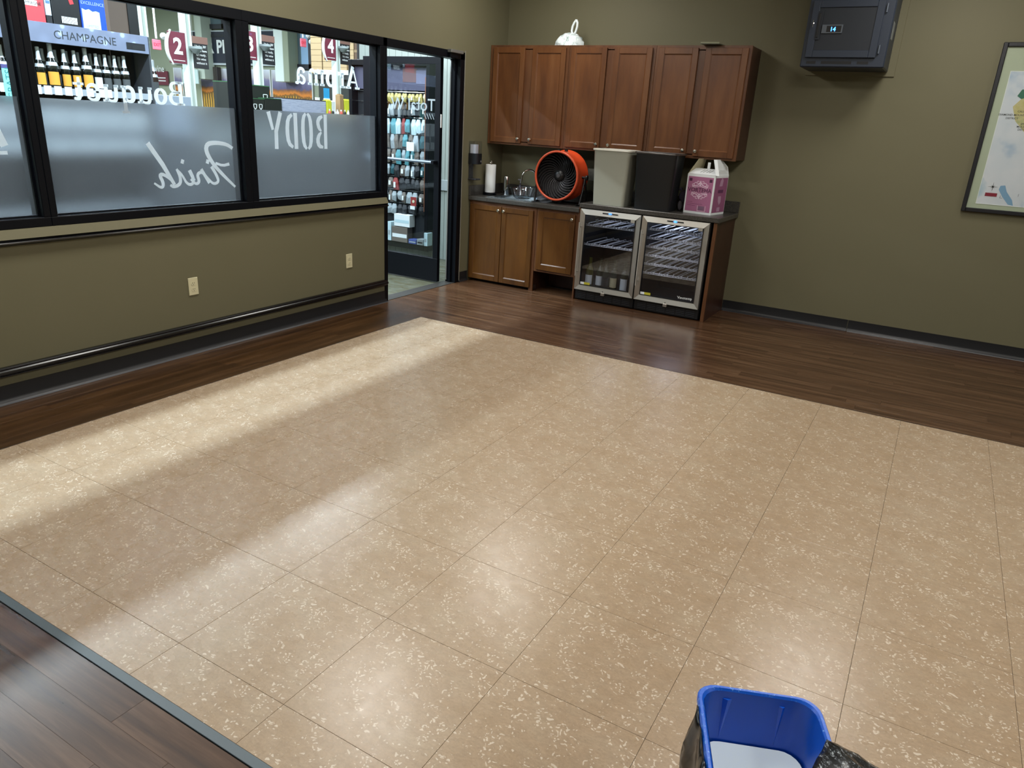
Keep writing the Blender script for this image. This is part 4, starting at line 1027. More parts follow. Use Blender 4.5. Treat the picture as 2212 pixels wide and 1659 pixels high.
for k in range(4):     # compass rose
    a = k * PI / 4; L_ = .034 if k % 2 == 0 else .016; c_, s2 = math.cos(a), math.sin(a)
    tx.stroke([(-L_ * c_, -L_ * s2), (0, 0), (L_ * c_, L_ * s2)], [.0006, .005, .0006], (4.467, -.0200, 1.318), (1, 0, 0), (0, 0, 1), (0, -.0004, 0))
tx.box(4.53, 4.532, -.0202, -.0198, 1.238, 1.258).box(4.53, 4.548, -.0202, -.0198, 1.238, 1.24).box(4.645, 4.647, -.0202, -.0198, 1.26, 1.28)
obj('map_lettering', tx, mat('map_ink', '3b3f42', .6), mp_)
mk = obj('red_mark', MB().bev(4.428, 4.508, -.0212, -.0195, 1.246, 1.272, .0003), mat('mark_red', '8b2338', .5), mp_)
obj('picture_glass', MB().box(p0 + s, p1 - s, -.0275, -.0255, q0 + s, q1 - s), m_glass('picture_glass', (.97, .98, .97), .04), pf)

# ---- blue bin of white liquid near the camera
ang = math.radians(22); cc, ss = math.cos(ang), math.sin(ang)
w_, l_ = .275, .375
A_ = Vector((3.905, -5.512)); ctr = A_ + Vector((cc, ss)) * w_ / 2 + Vector((ss, -cc)) * l_ / 2
BLUE = mat('royal_blue_plastic', '0d5ed2', .3, spec=.6); BLUEI = mat('blue_inner', '1459c4', .35)
def m_lip():
    m = mat('mottled_blue_lip', '0f5cd0', .35); v = coords(m, (1, 1, 1)); r = ramp(m, noise(m, coords(m, (90, 90, 20)), 1.2, 3, .8), [(.56, '0f58c6'), (.64, '5d94d8'), (.75, 'cfe0ee')])  # blue rim colour broken by pale noise patches
    L(m, r, bsdf(m).inputs['Base Color']); return m
bt_, ring, loft = bin_(ctr.x, ctr.y, w_, l_, .385, .001, 'liquid_bin', 'blue plastic bin holding white liquid on the tile floor', BLUE, BLUEI, rim=.018, taper=.80, rz=ang, wall=.004, lipm=m_lip(), cr=.045)
m_, vs, fs, n = loft([ring(w_ - .051, l_ - .056, .24), ring(w_ - .051, l_ - .056, .246)])
fs.append(tuple(range(n, 2 * n))); m_.add(vs, fs); obj('white_liquid', m_, mat('white_floor_finish', 'd6e4e8', .15, spec=.6), bt_, local=True)
def wall_y(z): return l_ / 2 * .80 + (l_ / 2 - .01 - l_ / 2 * .80) * z / .363 - .0055
for xx, wd in ((-.07, .016), (.055, .010)):
    obj('moulded_rib', MB().add([(xx, wall_y(.25), .25), (xx + wd, wall_y(.362), .362), (xx - wd * .3, wall_y(.362), .362), (xx + wd * .4, wall_y(.362) - .005, .362)], [(0, 1, 3), (0, 3, 2), (0, 2, 1), (1, 2, 3)]), BLUE, bt_, local=True)
# black liner bunched against the bin and folded over its near right rim
BAG = mat('black_liner', '050608', .2, spec=.4)
bg = thing('trash_liner', 'glossy black liner bag bunched around the blue bin', 'bag', (ctr.x, ctr.y, 0), ang)
rr_ = random.Random(5); vs = []; fs = []; n1, n2 = 26, 14
for i in range(n1):
    t_ = i / (n1 - 1); yy = l_ / 2 - .055 - t_ * (l_ - .05)
    for j in range(n2):
        h = j / (n2 - 1); env = math.sin(min(1, t_ * 7 + .02) * PI / 2)
        out = (.022 + .012 * math.sin(h * 9 + t_ * 11) + .006 * rr_.random()) * env * (1 - .85 * h ** 5) + .012 * (1 - h)
        vs.append((-w_ / 2 * (.80 + .20 * h) - out, yy + .006 * math.sin(h * 13), .004 + h * .385 * (.93 + .05 * env + .02 * math.sin(t_ * 25))))
for i in range(n1 - 1):
    for j in range(n2 - 1): fs.append((i * n2 + j, i * n2 + j + 1, (i + 1) * n2 + j + 1, (i + 1) * n2 + j))
sh = obj('liner_side', MB().add(vs, fs), BAG, bg, 1, local=True); sm = sh.modifiers.new('thickness', 'SOLIDIFY'); sm.thickness = .001
def m_spl():
    m = mat('splashed_liner', '0b0c0e', .25, spec=.6); r = ramp(m, noise(m, coords(m, (90, 40, 60)), 1.3, 5, .8), [(.47, '0c0d10'), (.56, '3a3e42'), (.66, 'b8c0c2')])
    L(m, r, bsdf(m).inputs['Base Color']); return m
# peaked fold
P = [(.125, .005, .385), (.225, .005, .40), (.20, -.16, .30), (.135, -.19, .375), (.05, -.19, .44), (.02, -.12, .40), (.118, .055, .405)]
fo = MB(); vs = [(.118, .050, .402), (.16, .035, .398), (.222, .005, .385), (.235, -.04, .36), (.21, -.19, .30), (.15, -.19, .395), (.09, -.19, .42), (.01, -.19, .425), (.045, -.08, .415), (.150, -.03, .425), (.15, -.11, .43)]
fs = [(0, 1, 9), (1, 2, 9), (2, 3, 9), (3, 10, 9), (3, 4, 10), (4, 5, 10), (5, 6, 10), (6, 7, 10), (7, 8, 10), (8, 9, 10), (8, 0, 9)]
fo.add(vs, fs); fo_ = obj('liner_fold', fo, m_spl(), bg, 1, local=True)
sd2 = fo_.modifiers.new('subdivide', 'SUBSURF'); sd2.levels = 2; sd2.render_levels = 2; sd2.subdivision_type = 'SIMPLE'
tex = bpy.data.textures.new('crinkle', 'CLOUDS'); tex.noise_scale = .04; dm = fo_.modifiers.new('crinkle', 'DISPLACE'); dm.texture = tex; dm.strength = .02
sm = fo_.modifiers.new('thickness', 'SOLIDIFY'); sm.thickness = .001
tp = obj('liner_knot', MB().lathe([(.0001, 0), (.005, 0), (.003, .006), (.0001, .009)], (-.02, l_ / 2 + .002, .372), (0, 0, 1), 8), BAG, bg, local=True)
#SHOP#
# ================================================================== THE SHOP BEYOND THE WINDOWS
def m_stone():
    m = mat('slate_look_floor', '8a8468', .4); v = coords(m, (1, 1, 1))
    L(m, ramp(m, noise(m, coords(m, (1.6, 4, 1)), 4, 7, .75), [(.32, '23261e'), (.45, '4e4b35'), (.55, '4f5449'), (.68, '77705a')]), bsdf(m).inputs['Base Color']); return m
struct('floor_shop', MB().box(-19, -.1, -13, 8.2, -.12, -.001), m_stone())
SHOPW = m_wall('sage_wall', '9aa28e', '949c88')
struct('wall_shop_far', MB().box(-19, -2.5, 8.0, 8.2, 0, 5), SHOPW)
struct('wall_shop_left', MB().box(-19.2, -19, -13, 8.2, 0, 5), SHOPW)
struct('wall_shop_near', MB().box(-19, -.12, -13.2, -13, 0, 5), SHOPW)
struct('ceiling_shop', MB().box(-19.2, -.12, -13.2, 8.2, 5, 5.1).box(-.12, 0, -13, .12, CEIL + .1, 5.1), mat('shop_ceiling', '9aa0a0', .8))
struct('wall_shop_return', MB().box(-.14, -.12, .26, 8.2, 0, 5).box(-2.15, -.12, .17, .26, 0, 5), SHOPW)
# slatted wall beside the door
SLAT = mat('grey_slat', '8d948e', .5)
sw = struct('wall_slatted', MB().box(-2.15, -.12, .155, .17, 0, 2.75), mat('slat_gap', '1c1e1e', .7))
for k in range(22):
    x = -.125 - .09 * (k + 1)
    obj('wall_slat', MB().bev(x + .002, x + .0885, .143, .155, 0, 2.75, .0015), SLAT, sw)
obj('bumper_rail', MB().bev(-1.03, -.125, .118, .143, .80, .92, .004), mat('bumper_grey', '8f9698', .4), sw)

def facecard(name, parent, u0, u1, v0, v1, ax, val, m, th=.004):
    """flat printed card at plane ax=val, from pixels; returns object and its box"""
    a = at(u0, v0, ax, val); b = at(u1, v1, ax, val)
    z0, z1 = sorted((a.z, b.z))
    if ax == 'x': y0, y1 = sorted((a.y, b.y)); return obj(name, MB().box(val - th, val, y0, y1, z0, z1), m, parent), (y0, y1, z0, z1)
    x0, x1 = sorted((a.x, b.x)); return obj(name, MB().box(x0, x1, val, val + th, z0, z1), m, parent), (x0, x1, z0, z1)
YP, YM = (0, 1, 0), (1, 0, 0)

# --- champagne gondola
gd = thing('gondola_shelf', 'black shelf bay with a pale CHAMPAGNE header seen through the window', 'shelf unit', (-2.4, -3.5, 0))
SHB = mat('gondola_black', '15171b', .45); SHG = mat('gondola_grey', '3c3f44', .5)
gy0, gy1 = -5.6, -2.40
obj('back_panel', MB().box(-2.96, -2.94, gy0, gy1, 0, 2.13), SHB, gd)
obj('base_plinth', MB().box(-2.94, -2.36, gy0, gy1, 0, .16), SHB, gd)
for z in (.62, 1.13, 1.628): obj('shelf_board', MB().bev(-2.94, -2.38, gy0, gy1, z, z + .022, .002), mat('shelf_white', '8d9296', .4), gd)
obj('top_board', MB().box(-2.94, -2.36, gy0, gy1, 2.112, 2.132), SHB, gd)
obj('end_panel', MB().bev(-2.94, -2.36, gy1, gy1 + .02, 0, 2.132, .002), SHG, gd)
obj('upright', MB().box(-2.92, -2.88, -3.98, -3.94, .1, 2.11), SHG, gd)
def m_bokeh():
    m = mat('silver_bokeh_print', 'a9b0c4', .5); v = coords(m, (1, 1, 1)); vo = N(m, 'ShaderNodeTexVoronoi'); vo.inputs['Scale'].default_value = 9; L(m, v, vo.inputs['Vector'])
    L(m, ramp(m, vo.outputs['Distance'], [(.12, 'a6b2bf'), (.2, '8d98aa'), (.22, '79829a'), (.6, '70788e')]), bsdf(m).inputs['Base Color']); return m
hd = obj('header_sign', MB().bev(-2.365, -2.35, gy0, gy1, 1.986, 2.134, .002), m_bokeh(), gd)
c_ = at(186, 83, 'x', -2.349)
obj('header_lettering', MB().text('CHAMPAGNE', (-2.3492, c_.y, c_.z - .028), YP, UZ, .088, (0, 0, 0), 'c', 0), mat('header_ink', '2c3138', .5), hd)
pl_, bb_ = facecard('header_plaque', hd, 273, 314, 91, 110, 'x', -2.346, mat('plaque_dark', '15181f', .5))
w_ = MB()
for k, s_ in enumerate(('BUY ANY SIX', 'MIX & MATCH')): w_.text(s_, (-2.3455, (bb_[0] + bb_[1]) / 2, bb_[3] - .028 - .026 * k), YP, UZ, .026, (0, 0, 0), 'c', .01)
obj('plaque_lettering', w_, WHITEP, pl_)
tg = MB()
obj('price_rail', MB().box(-2.38, -2.372, gy0, gy1, 1.598, 1.65), mat('rail_silver', '9aa2aa', .35), gd)
for k, u in enumerate((84, 106, 128, 150, 172, 196, 220, 236, 12, 30)):
    y = at(u, 208, 'x', -2.37).y
    obj('price_tag', MB().box(-2.3715, -2.370, y - .030, y + .030, 1.594, 1.662), WHITEP, gd)

GOLDL = mat('orange_label', 'e3a13c', .5); FOILW = mat('silver_white_foil', 'c9d0d6', .3, metal=.25); CHB = mat('champagne_black_glass', '0c100e', .12, spec=.7); GREYL = mat('grey_label', '4c5052', .5)
def champ(u, x, r, h, lab, label, grp, zz=1.651, glass=CHB):
    y = at(u, 185, 'x', x).y; loc = (x, y, zz)
    t = thing('champagne_bottle', label, 'bottle', loc, 0, grp); x_, y_, z_ = loc
    pr = [(.0001, 0), (r * .95, 0), (r, .006), (r, h * .42), (r * .93, h * .52), (r * .7, h * .63), (r * .42, h * .74), (r * .33, h * .85), (r * .33, h * .99), (.0001, h)]
    obj('bottle_body', MB().lathe(pr, loc, (0, 0, 1), 18), glass, t, 1)
    obj('foil', MB().lathe([(r * .60, h * .68), (r * .46, h * .74), (r * .38, h * .85), (r * .40, h * .97), (r * .38, h * 1.003), (.0001, h * 1.01)], loc, (0, 0, 1), 18), FOILW, t, 1)
    obj('neck_band', MB().lathe([(r * .965, h * .50), (r * .83, h * .585)], loc, (0, 0, 1), 18), FOILW, t, 1)
    vs = []; fs = []
    for k in range(13):
        a = -.35 + (k / 12 - .5) * 1.9
        for q in (.06, .36): vs.append((x_ + (r + .001) * math.cos(a), y_ + (r + .001) * math.sin(a), z_ + h * q))
    for k in range(12): fs.append((2 * k, 2 * k + 2, 2 * k + 3, 2 * k + 1))
    l = obj('label', MB().add(vs, fs), lab, t, 1)
    return t
g1 = 'front row of champagne bottles'
for u, r, h, lb, tx_ in ((92, .036, .30, GOLDL, 'orange-labelled champagne bottle at the left end of the front row'), (118.6, .046, .335, GOLDL, 'large orange-labelled champagne bottle, the left of the two big ones'),
        (146, .036, .30, GOLDL, 'orange-labelled champagne bottle just right of the left big one'), (168, .036, .30, GOLDL, 'orange-labelled champagne bottle just left of the right big one'),
        (192, .044, .33, GOLDL, 'large orange-labelled champagne bottle, the right of the two big ones'), (214, .035, .295, WHITEP, 'white-labelled champagne bottle in the front row'),
        (233, .035, .295, GREYL, 'black champagne bottle with grey label next to the white-labelled one'), (253, .035, .295, GREYL, 'black champagne bottle second from the right end of the front row'), (273, .037, .30, GREYL, 'black champagne bottle at the right end of the front row')):
    champ(u, -2.43, r, h, lb, tx_, g1)
for k, u in enumerate((101, 128, 152, 176, 202, 222, 243, 263)):
    champ(u, -2.62, .035, .30, GREYL, 'dark champagne bottle in the second row behind', 'second row of champagne bottles')
for k, u in enumerate((0, 13, 27)):
    champ(u, -2.5, .035, .29, GREYL, 'dark champagne bottle left of the window mullion', 'bottles left of the first mullion')
# pale cartons added on the middle shelf to brighten the frosted film
for k in range(9):
    y0 = -4.62 + .245 * k
    t = thing('added_carton', 'made-up pale carton brightening the frosted film under the champagne', 'box', (-2.5, y0 + .11, 1.1525), 0, 'added pale cartons behind the frosted film')
    obj('carton_body', MB().bev(-2.62, -2.41, y0, y0 + .225, 1.1525, 1.50, .003), mat('pale_shelf_carton', 'a2a9ae', .6), t)
    obj('carton_band', MB().box(-2.409, -2.408, y0 + .01, y0 + .215, 1.25, 1.33), mat('band_grey', '5f666e', .6), t)
# turquoise card on the left
tc = thing('gift_card', 'turquoise card with GRATS! written upwards, left window', 'card', (-2.3, -3.9, 1.6))
o_, bb_ = facecard('card_face', tc, 3, 38, 147, 212, 'x', -2.362, mat('turquoise_card', '86d4d2', .55))
obj('card_lettering', MB().text('GRATS!', (-2.3615, bb_[1] - .015, (bb_[2] + bb_[3]) / 2), UZ, (0, -1, 0), .07, (0, 0, 0), 'c', 0), mat('teal_ink', '2c7d80', .5), tc)
obj('card_band', MB().box(-2.371, -2.363, bb_[0], bb_[1], bb_[3], bb_[3] + .03), mat('purple_band', '4d4a80', .5), tc)
# cases on top of the gondola
def case(u0, u1, vt, m, label, x=-2.37, zt=2.68, z0=2.1325, name='display_case', dep=.26):
    a = at(u0, 60, 'x', x); b = at(u1, 60, 'x', x)
    t = thing(name, label, 'box', (x, (a.y + b.y) / 2, z0), 0, None)
    obj('case_box', MB().bev(x - dep, x, a.y + .003, b.y - .003, z0, zt, .003), m, t)
    return t, a.y, b.y
t, a, b = case(47, 103, 0, mat('coral_red_case', 'c2444c', .5), 'coral red champagne case standing on the shelf header')
obj('case_label', MB().box(-2.370, -2.368, a + .02, a + .02 + (b - a) * .62, 2.245, 2.285), WHITEP, t)
obj('case_lettering', MB().text('CHAMPAGNE', (-2.367, a + .02 + (b - a) * .31, 2.255), YP, UZ, .03, (0, 0, 0), 'c', 0).text('&', (-2.367, (a + b) / 2 - .03, 2.33), YP, UZ, .05, (0, 0, 0), 'c', 0), mat('case_ink', '3a2a2c', .5), t)
t, a, b = case(103.5, 117, 0, mat('small_black_case', '1c1d22', .5), 'small black case between the red and black ones', zt=2.19)
t, a, b = case(103.5, 117, 0, mat('white_blue_case', 'bccbd6', .5), 'white case stacked on the small black case', zt=2.68, z0=2.1905)
obj('case_stripe', MB().box(-2.369, -2.367, a + .01, b - .01, 2.28, 2.30).box(-2.369, -2.367, a + .01, b - .01, 2.40, 2.47), mat('case_blue_ink', '5378a8', .5), t)
t, a, b = case(117.5, 178, 0, mat('black_case', '14151a', .4), 'black champagne case with a diagonal red ribbon')
obj('red_ribbon', MB().stroke([(.02, .42), (.15, .27), (.17, .20)], .035, (-2.369, a, 2.1), YP, UZ, (.001, 0, 0), 1), mat('ribbon_red', 'b8323a', .5), t)
bt_2 = MB()
for k in range(10): bt_2.box(-2.369, -2.367, a + .07 + .013 * k, a + .079 + .013 * k, 2.15, 2.20)
obj('white_print', bt_2, WHITEP, t)
t, a, b = case(178.5, 232, 0, mat('blue_case', '1248c4', .45), 'bright blue case with a frosty white panel')
pn = obj('white_panel', MB().prism([(.0, 0), (.15, 0), (.15, .135), (.12, .142), (.09, .134), (.06, .15), (.03, .14), (.0, .15)], (-2.3695, a + .012, 2.134), YP, UZ, (.002, 0, 0)), mat('ice_white', 'c3dde6', .5), t)
obj('arched_print', MB().text('EXCELLENCE', (-2.367, (a + b) / 2, 2.318), YP, UZ, .034, (0, 0, 0), 'c', 0).text('LIMITED', (-2.366, a + .09, 2.145), YP, UZ, .030, (0, 0, 0), 'c', 0), mat('pale_blue_ink', '9fb8e8', .5), t)
# brown tower and black upright to the right
tw = thing('display_tower', 'tall brown display tower with a black edge behind the champagne bay', 'display', (-3.3, -2.0, 0))
a = at(236, 40, 'x', -3.02).y; b = at(276, 40, 'x', -3.02).y; c = at(297, 40, 'x', -3.02).y
obj('tower_panel', MB().box(-3.25, -3.02, a, b, 0, 3.3), mat('tower_brown', '6d5c50', .6), tw); obj('tower_upright', MB().box(-3.25, -3.01, b, c, 0, 3.3), SHB, tw)

# pale cartons beyond the gondola end, with two bottles on them
pc = []
for k, (u0, u1) in enumerate(((225, 300), (301, 352), (353, 412))):
    a = at(u0, 200, 'x', -3.35); b = at(u1, 200, 'x', -3.35)
    t = thing('pale_carton', ('pale blue-grey carton behind the word Bouquet, %s of three' % ('left', 'middle', 'right')[k]), 'box', (-3.35, (a.y + b.y) / 2, 0), 0, 'pale cartons behind the Bouquet lettering')
    obj('carton_body', MB().bev(-3.75, -3.35, a.y + .004, b.y - .004, 1.25, 1.665 - .004 * k, .004), mat('pale_carton_card', 'a7b3c4', .6), t)
    obj('carton_tape', MB().box(-3.6, -3.5, a.y + .004, b.y - .004, 1.6655 - .004 * k, 1.667 - .004 * k), mat('tape', '7f8898', .4), t)
    obj('pallet_stack', MB().bev(-3.78, -3.33, a.y + .003, b.y - .003, .001, 1.249, .004), mat('grey_stack', '5b6068', .6), t)
t = champ(334, -3.5, .045, .34, GREYL, 'dark bottle standing on the pale cartons at the gondola end', 'bottles on the pale cartons', 1.663, mat('brown_glass', '2a1712', .15))
t = champ(312, -3.45, .036, .33, mat('yellow_tag', 'c9da35', .5), 'bottle with yellow and blue tag on the pale cartons', 'bottles on the pale cartons', 1.667)
o_, bb_ = facecard('hang_tag', t, 303, 318, 163, 192, 'x', -3.40, mat('yellow_tag', 'c9da35', .5)); obj('tag_top', MB().box(-3.404, -3.399, bb_[0], bb_[1], bb_[3], bb_[3] + .03), mat('tag_teal', '2d8fa8', .5), o_)

# --- checkout lanes
MAR = mat('maroon_sign', '6d2a3c', .5); POLE = mat('pole_white', 'cfdcd8', .45); NOTE = mat('notice_black', '1b1d22', .5)
for k, (u, vtop, num) in enumerate(((320, 0, None), (411, 0, '2'), (560, 0, '3'), (727, 0, '4'))):
    p = at(u, 190, 'x', -6.0); y = p.y
    t = thing('checkout_pole', 'white checkout pole %s' % ('left of the numbered ones, behind the CHAMPAGNE header' if num is None else 'carrying the maroon lane sign %s' % num), 'pole', (-6, y, 0), 0, 'white poles along the checkouts')
    obj('pole', MB().bev(-6.06, -5.94, y - .06, y + .06, 0, 4.98, .008), POLE, t)
    obj('pole_conduit', MB().box(-5.938, -5.925, y - .02, y + .01, 0, 4.98), mat('conduit_grey', 'a3afa8', .4), t)
    if num is None: continue
    zc = at(u - 20, 105, 'x', -5.9).z; zc = {'2': 2.33, '3': 2.50, '4': 2.66}[num]
    s_ = obj('lane_sign', MB().bev(-5.96, -5.93, y - .34, y - .062, zc - .20, zc + .22, .004), MAR, t)
    obj('sign_arc', MB().stroke([(-.30, .24), (-.37, .12), (-.385, 0), (-.37, -.1), (-.30, -.22)], [.015, .035, .04, .035, .015], (-5.95, y, zc), YP, UZ, (.03, 0, 0), 2), WHITEP, s_)
    obj('lane_number', MB().text(num, (-5.925, y - .20, zc - .07), YP, UZ, .30, (0, 0, 0), 'c', .03).box(-5.929, -5.925, y - .29, y - .10, zc - .165, zc - .155), WHITEP, s_)
    nb = obj('notice_board', MB().bev(-5.97, -5.94, y + .075, y + .32, zc - .24, zc + .10, .003), NOTE, t)
    obj('notice_top', MB().bev(-5.98, -5.95, y + .062, y + .34, zc + .101, zc + .20, .003), mat('notice_brown', '7a5b52', .5), nb)
    w_ = MB()
    for j, s2 in enumerate(('Under 30?', 'Please have', 'ID ready,', 'No wine', 'without it')): w_.text(s2, (-5.938, y + .195, zc + .05 - .057 * j), YP, UZ,   .046, (0, 0, 0), 'c', .01)
    obj('notice_lettering', w_, WHITEP, nb)
    obj('camera_dome', MB().lathe([(.0001, -.07), (.04, -.06), (.07, -.02), (.09, 0), (.09, .03), (.0001, .035)], (-5.86, y + .05, zc + .02), (0, 0, 1), 16), mat('dome_grey', '9aa5a8', .3), t, 1)
    ck = thing('checkout_counter', 'grey checkout counter under lane sign %s' % num, 'counter', (-6.8, y, 0), 0, 'checkout counters')
    obj('counter_body', MB().bev(-7.6, -6.1, y - .35, y + .3, 0.001, .92, .01), mat('counter_grey', '55595f', .5), ck); obj('counter_top', MB().bev(-7.65, -6.08, y - .4, y + .35, .92, .96, .005), mat('counter_top_dark', '2a2b2f', .4), ck)

# --- far wall: banner, murals, columns, windows
far = 7.97
t = thing('shop_banner', 'long navy banner with large white letters on the far shop wall', 'banner', (-14, far, 2.6))
o_, bb_ = facecard('banner_face', t, 369, 598, 67, 143, 'y', far - .05, mat('banner_navy', '1d2536', .6), .04)
obj('banner_edge', MB().box(bb_[0], bb_[1], far - .054, far - .05, bb_[2], bb_[2] + .05).box(bb_[0], bb_[1], far - .054, far - .05, bb_[3] - .03, bb_[3]), mat('banner_trim', 'b9c2c8', .5), t)
a = at(443, 118, 'y', far - .06)
obj('banner_lettering', MB().text('ER PICKS', (a.x - .14, far - .06, a.z + .05), (1, 0, 0), UZ, .46, (0, 0, 0), 'l', .03), WHITEP, t)
def m_vine():
    m = mat('vineyard_print', 'a08a70', .6); tc = N(m, 'ShaderNodeTexCoord'); sx = N(m, 'ShaderNodeSeparateXYZ'); L(m, tc.outputs['Object'], sx.inputs[0])
    nz = noise(m, coords(m, (1.2, 1, 1.2)), 1.3, 3); nf = noise(m, coords(m, (6, 1, 4)), 1.8, 4, .7)
    ad = N(m, 'ShaderNodeMath', operation='MULTIPLY_ADD'); L(m, nz, ad.inputs[0]); ad.inputs[1].default_value = .30; L(m, sx.outputs[2], ad.inputs[2])
    ad2 = N(m, 'ShaderNodeMath', operation='MULTIPLY_ADD'); L(m, nf, ad2.inputs[0]); ad2.inputs[1].default_value = .12; L(m, ad.outputs[0], ad2.inputs[2])
    mr = N(m, 'ShaderNodeMapRange'); mr.inputs[1].default_value = 0; mr.inputs[2].default_value = 1.3; L(m, ad2.outputs[0], mr.inputs[0])
    c = ramp(m, mr.outputs[0], [(.30, 'd6a23a'), (.46, 'c89030'), (.485, '6a4a20'), (.52, 'd9822c'), (.59, '8a5a3a'), (.62, '5f5c7e'), (.74, '7a7598'), (.79, 'a9a5ae'), (.97, 'd4dae6')])
    rows = N(m, 'ShaderNodeTexWave'); rows.inputs['Scale'].default_value = 3.2; rows.inputs['Distortion'].default_value = 1.5; L(m, coords(m, (1, 1, 2.6)), rows.inputs['Vector'])
    msk = N(m, 'ShaderNodeMath', operation='LESS_THAN'); msk.inputs[1].default_value = .475; L(m, mr.outputs[0], msk.inputs[0])
    mm = N(m, 'ShaderNodeMath', operation='MULTIPLY'); L(m, msk.outputs[0], mm.inputs[0]); L(m, rows.outputs['Fac'], mm.inputs[1])
    c = mix(m, mm.outputs[0], c, '4a4020'); L(m, c, bsdf(m).inputs['Base Color']); return m
VINE = m_vine()
for k, (u0, u1, vt, lab) in enumerate(((374, 392, 146, 'narrow strip of the vineyard mural left of pole 2'), (431, 466, 148, 'vineyard mural panel with yellow vine rows right of pole 2'), (477, 583, 148, 'wide vineyard mural panel behind the mullion and pole 3'), (586, 674, 151, 'vineyard mural panel with a dark hill, left of the cartons'))):
    a = at(u0, vt, 'y', far - .02); b = at(u1, vt, 'y', far - .02)
    t = thing('vineyard_mural', lab, 'mural', (a.x, far - .02, 1.5), 0, 'vineyard mural panels')
    obj('mural_print', MB().box(a.x + .02, b.x - .02, far - .02, far, 1.5, a.z), VINE, t)
    t.children[0].data.transform(Matrix.Identity(4))
    obj('mural_frame', MB().box(a.x, a.x + .02, far - .03, far, 1.5, a.z).box(b.x - .02, b.x, far - .03, far, 1.5, a.z), WHITEP, t)
a = at(467, 170, 'y', far - .1); b = at(476, 170, 'y', far - .1)
tag(obj('bottle_column', MB().bev(a.x, b.x, far - .2, far - .05, 0, a.z + .3, .01), mat('dark_column', '2a2320', .5)), 'slim dark column between two mural panels', 'column')
t = thing('white_board', 'white sign board hanging behind pole 2', 'sign', (-14, 7.5, 2)); o_, bb_ = facecard('board_face', t, 393, 429, 149, 181, 'y', 7.5, mat('board_white', 'c6dcdc', .5), .03)
obj('hanging_cord', MB().cyl((bb_[0] + .1, 7.51, bb_[3]), (bb_[0] + .1, 7.51, 4.99), .006, 6), WHITEP, t); obj('hanging_cord', MB().cyl((bb_[1] - .1, 7.51, bb_[3]), (bb_[1] - .1, 7.51, 4.99), .006, 6), WHITEP, t)
facecard('board_stripe', t, 396, 412, 163, 166, 'y', 7.495, mat('board_ink', '5c7d84', .5))
t = thing('wine_sign', 'small maroon sign reading wine on the far wall', 'sign', (-16, far, 2)); o_, bb_ = facecard('sign_face', t, 331, 364, 153, 184, 'y', far - .04, MAR, .03)
obj('sign_lettering', MB().text('wine', ((bb_[0] + bb_[1]) / 2 - .05, far - .05, bb_[2] + .36), (1, 0, 0), UZ, .26, (0, 0, 0), 'c', .01).box(bb_[0] + .1, bb_[1] - .1, far - .046, far - .041, bb_[2] + .18, bb_[2] + .21).box(bb_[0] + .1, bb_[1] - .1, far - .046, far - .041, bb_[2] + .10, bb_[2] + .13), WHITEP, t)
# structural columns
n = 1
for u0, u1, m_ in ((591, 610, mat('column_white', 'dbe6e2', .5)), (610, 622, SHOPW), (423, 437, mat('column_pale', 'b9c4b8', .5)), (776, 786, mat('column_white', 'dbe6e2', .5))):
    a = at(u0, 100, 'y', 7.6); b = at(u1, 100, 'y', 7.6); z0 = 2.25 if u0 != 776 else 2.6
    struct('trim_%d' % (10 + n), MB().bev(a.x, b.x, 7.6, 7.96, z0, 4.99, .01), m_); n += 1
# high dark-framed windows
for k, (u0, u1, vb) in enumerate(((437, 503, 63), (622, 692, 149))):
    a = at(u0, vb, 'y', far - .05); b = at(u1, vb - 4, 'y', far - .05); w_ = MB(); m0 = (a.x + b.x) / 2 + .2
    for xx in (a.x, m0, b.x - .12): w_.box(xx, xx + .12, far - .08, far, a.z, 4.9)
    w_.box(a.x + .12, b.x - .12, far - .08, far, a.z, a.z + .12).box(a.x + .12, b.x - .12, far - .06, far - .01, 3.35 + k * .2, 3.42 + k * .2)
    w = struct('window_%d' % (5 + k), w_, mat('navy_frame', '161d2a', .4)); obj('window_pane', MB().box(a.x + .1, b.x - .1, far - .04, far - .02, a.z + .1, 4.9), mat('dusky_pane', '5a6e78', .15), w)
    if k: obj('sky_poster', MB().box(a.x + .5, a.x + 1.0, far - .05, far - .041, a.z + .1, a.z + 1.0), mat('sky_paper', '8fb2d6', .5), w)
# exit signs
for k, (u, v, x) in enumerate(((341, 96, -9.0), (657, 92, -9.0))):
    a = at(u, v, 'x', x); t = thing('exit_sign', 'pinkish red EXIT sign hanging on a thin rod, %s one' % ('left' if k == 0 else 'right'), 'exit sign', (x, a.y, a.z), 0, 'exit signs')
    obj('sign_box', MB().bev(x - .04, x, a.y - .09, a.y + .07, a.z - .09, a.z + .08, .008), mat('exit_pink', 'e0677c', .5, emit=.5), t)
    obj('exit_lettering', MB().text('EXIT', (x + .002, a.y - .01, a.z - .03), YP, UZ, .075, (0, 0, 0), 'c', .012), mat('exit_red', 'c81e3c', emit=.6), t)
    obj('hanging_rod', MB().cyl((x - .03, a.y + .0, a.z + .1), (x - .03, a.y - .0, 4.98), .018, 8), WHITEP, t)
    obj('emergency_lamp', MB().lathe([(.0001, 0), (.05, .01), (.06, .05), (.0001, .08)], (x, a.y + .18, a.z + .04), (1, 0, -.2), 12), WHITEP, t, 1)
    obj('emergency_lamp', MB().lathe([(.0001, 0), (.05, .01), (.06, .05), (.0001, .08)], (x, a.y + .10, a.z + .16), (1, 0, -.2), 12), WHITEP, t, 1)

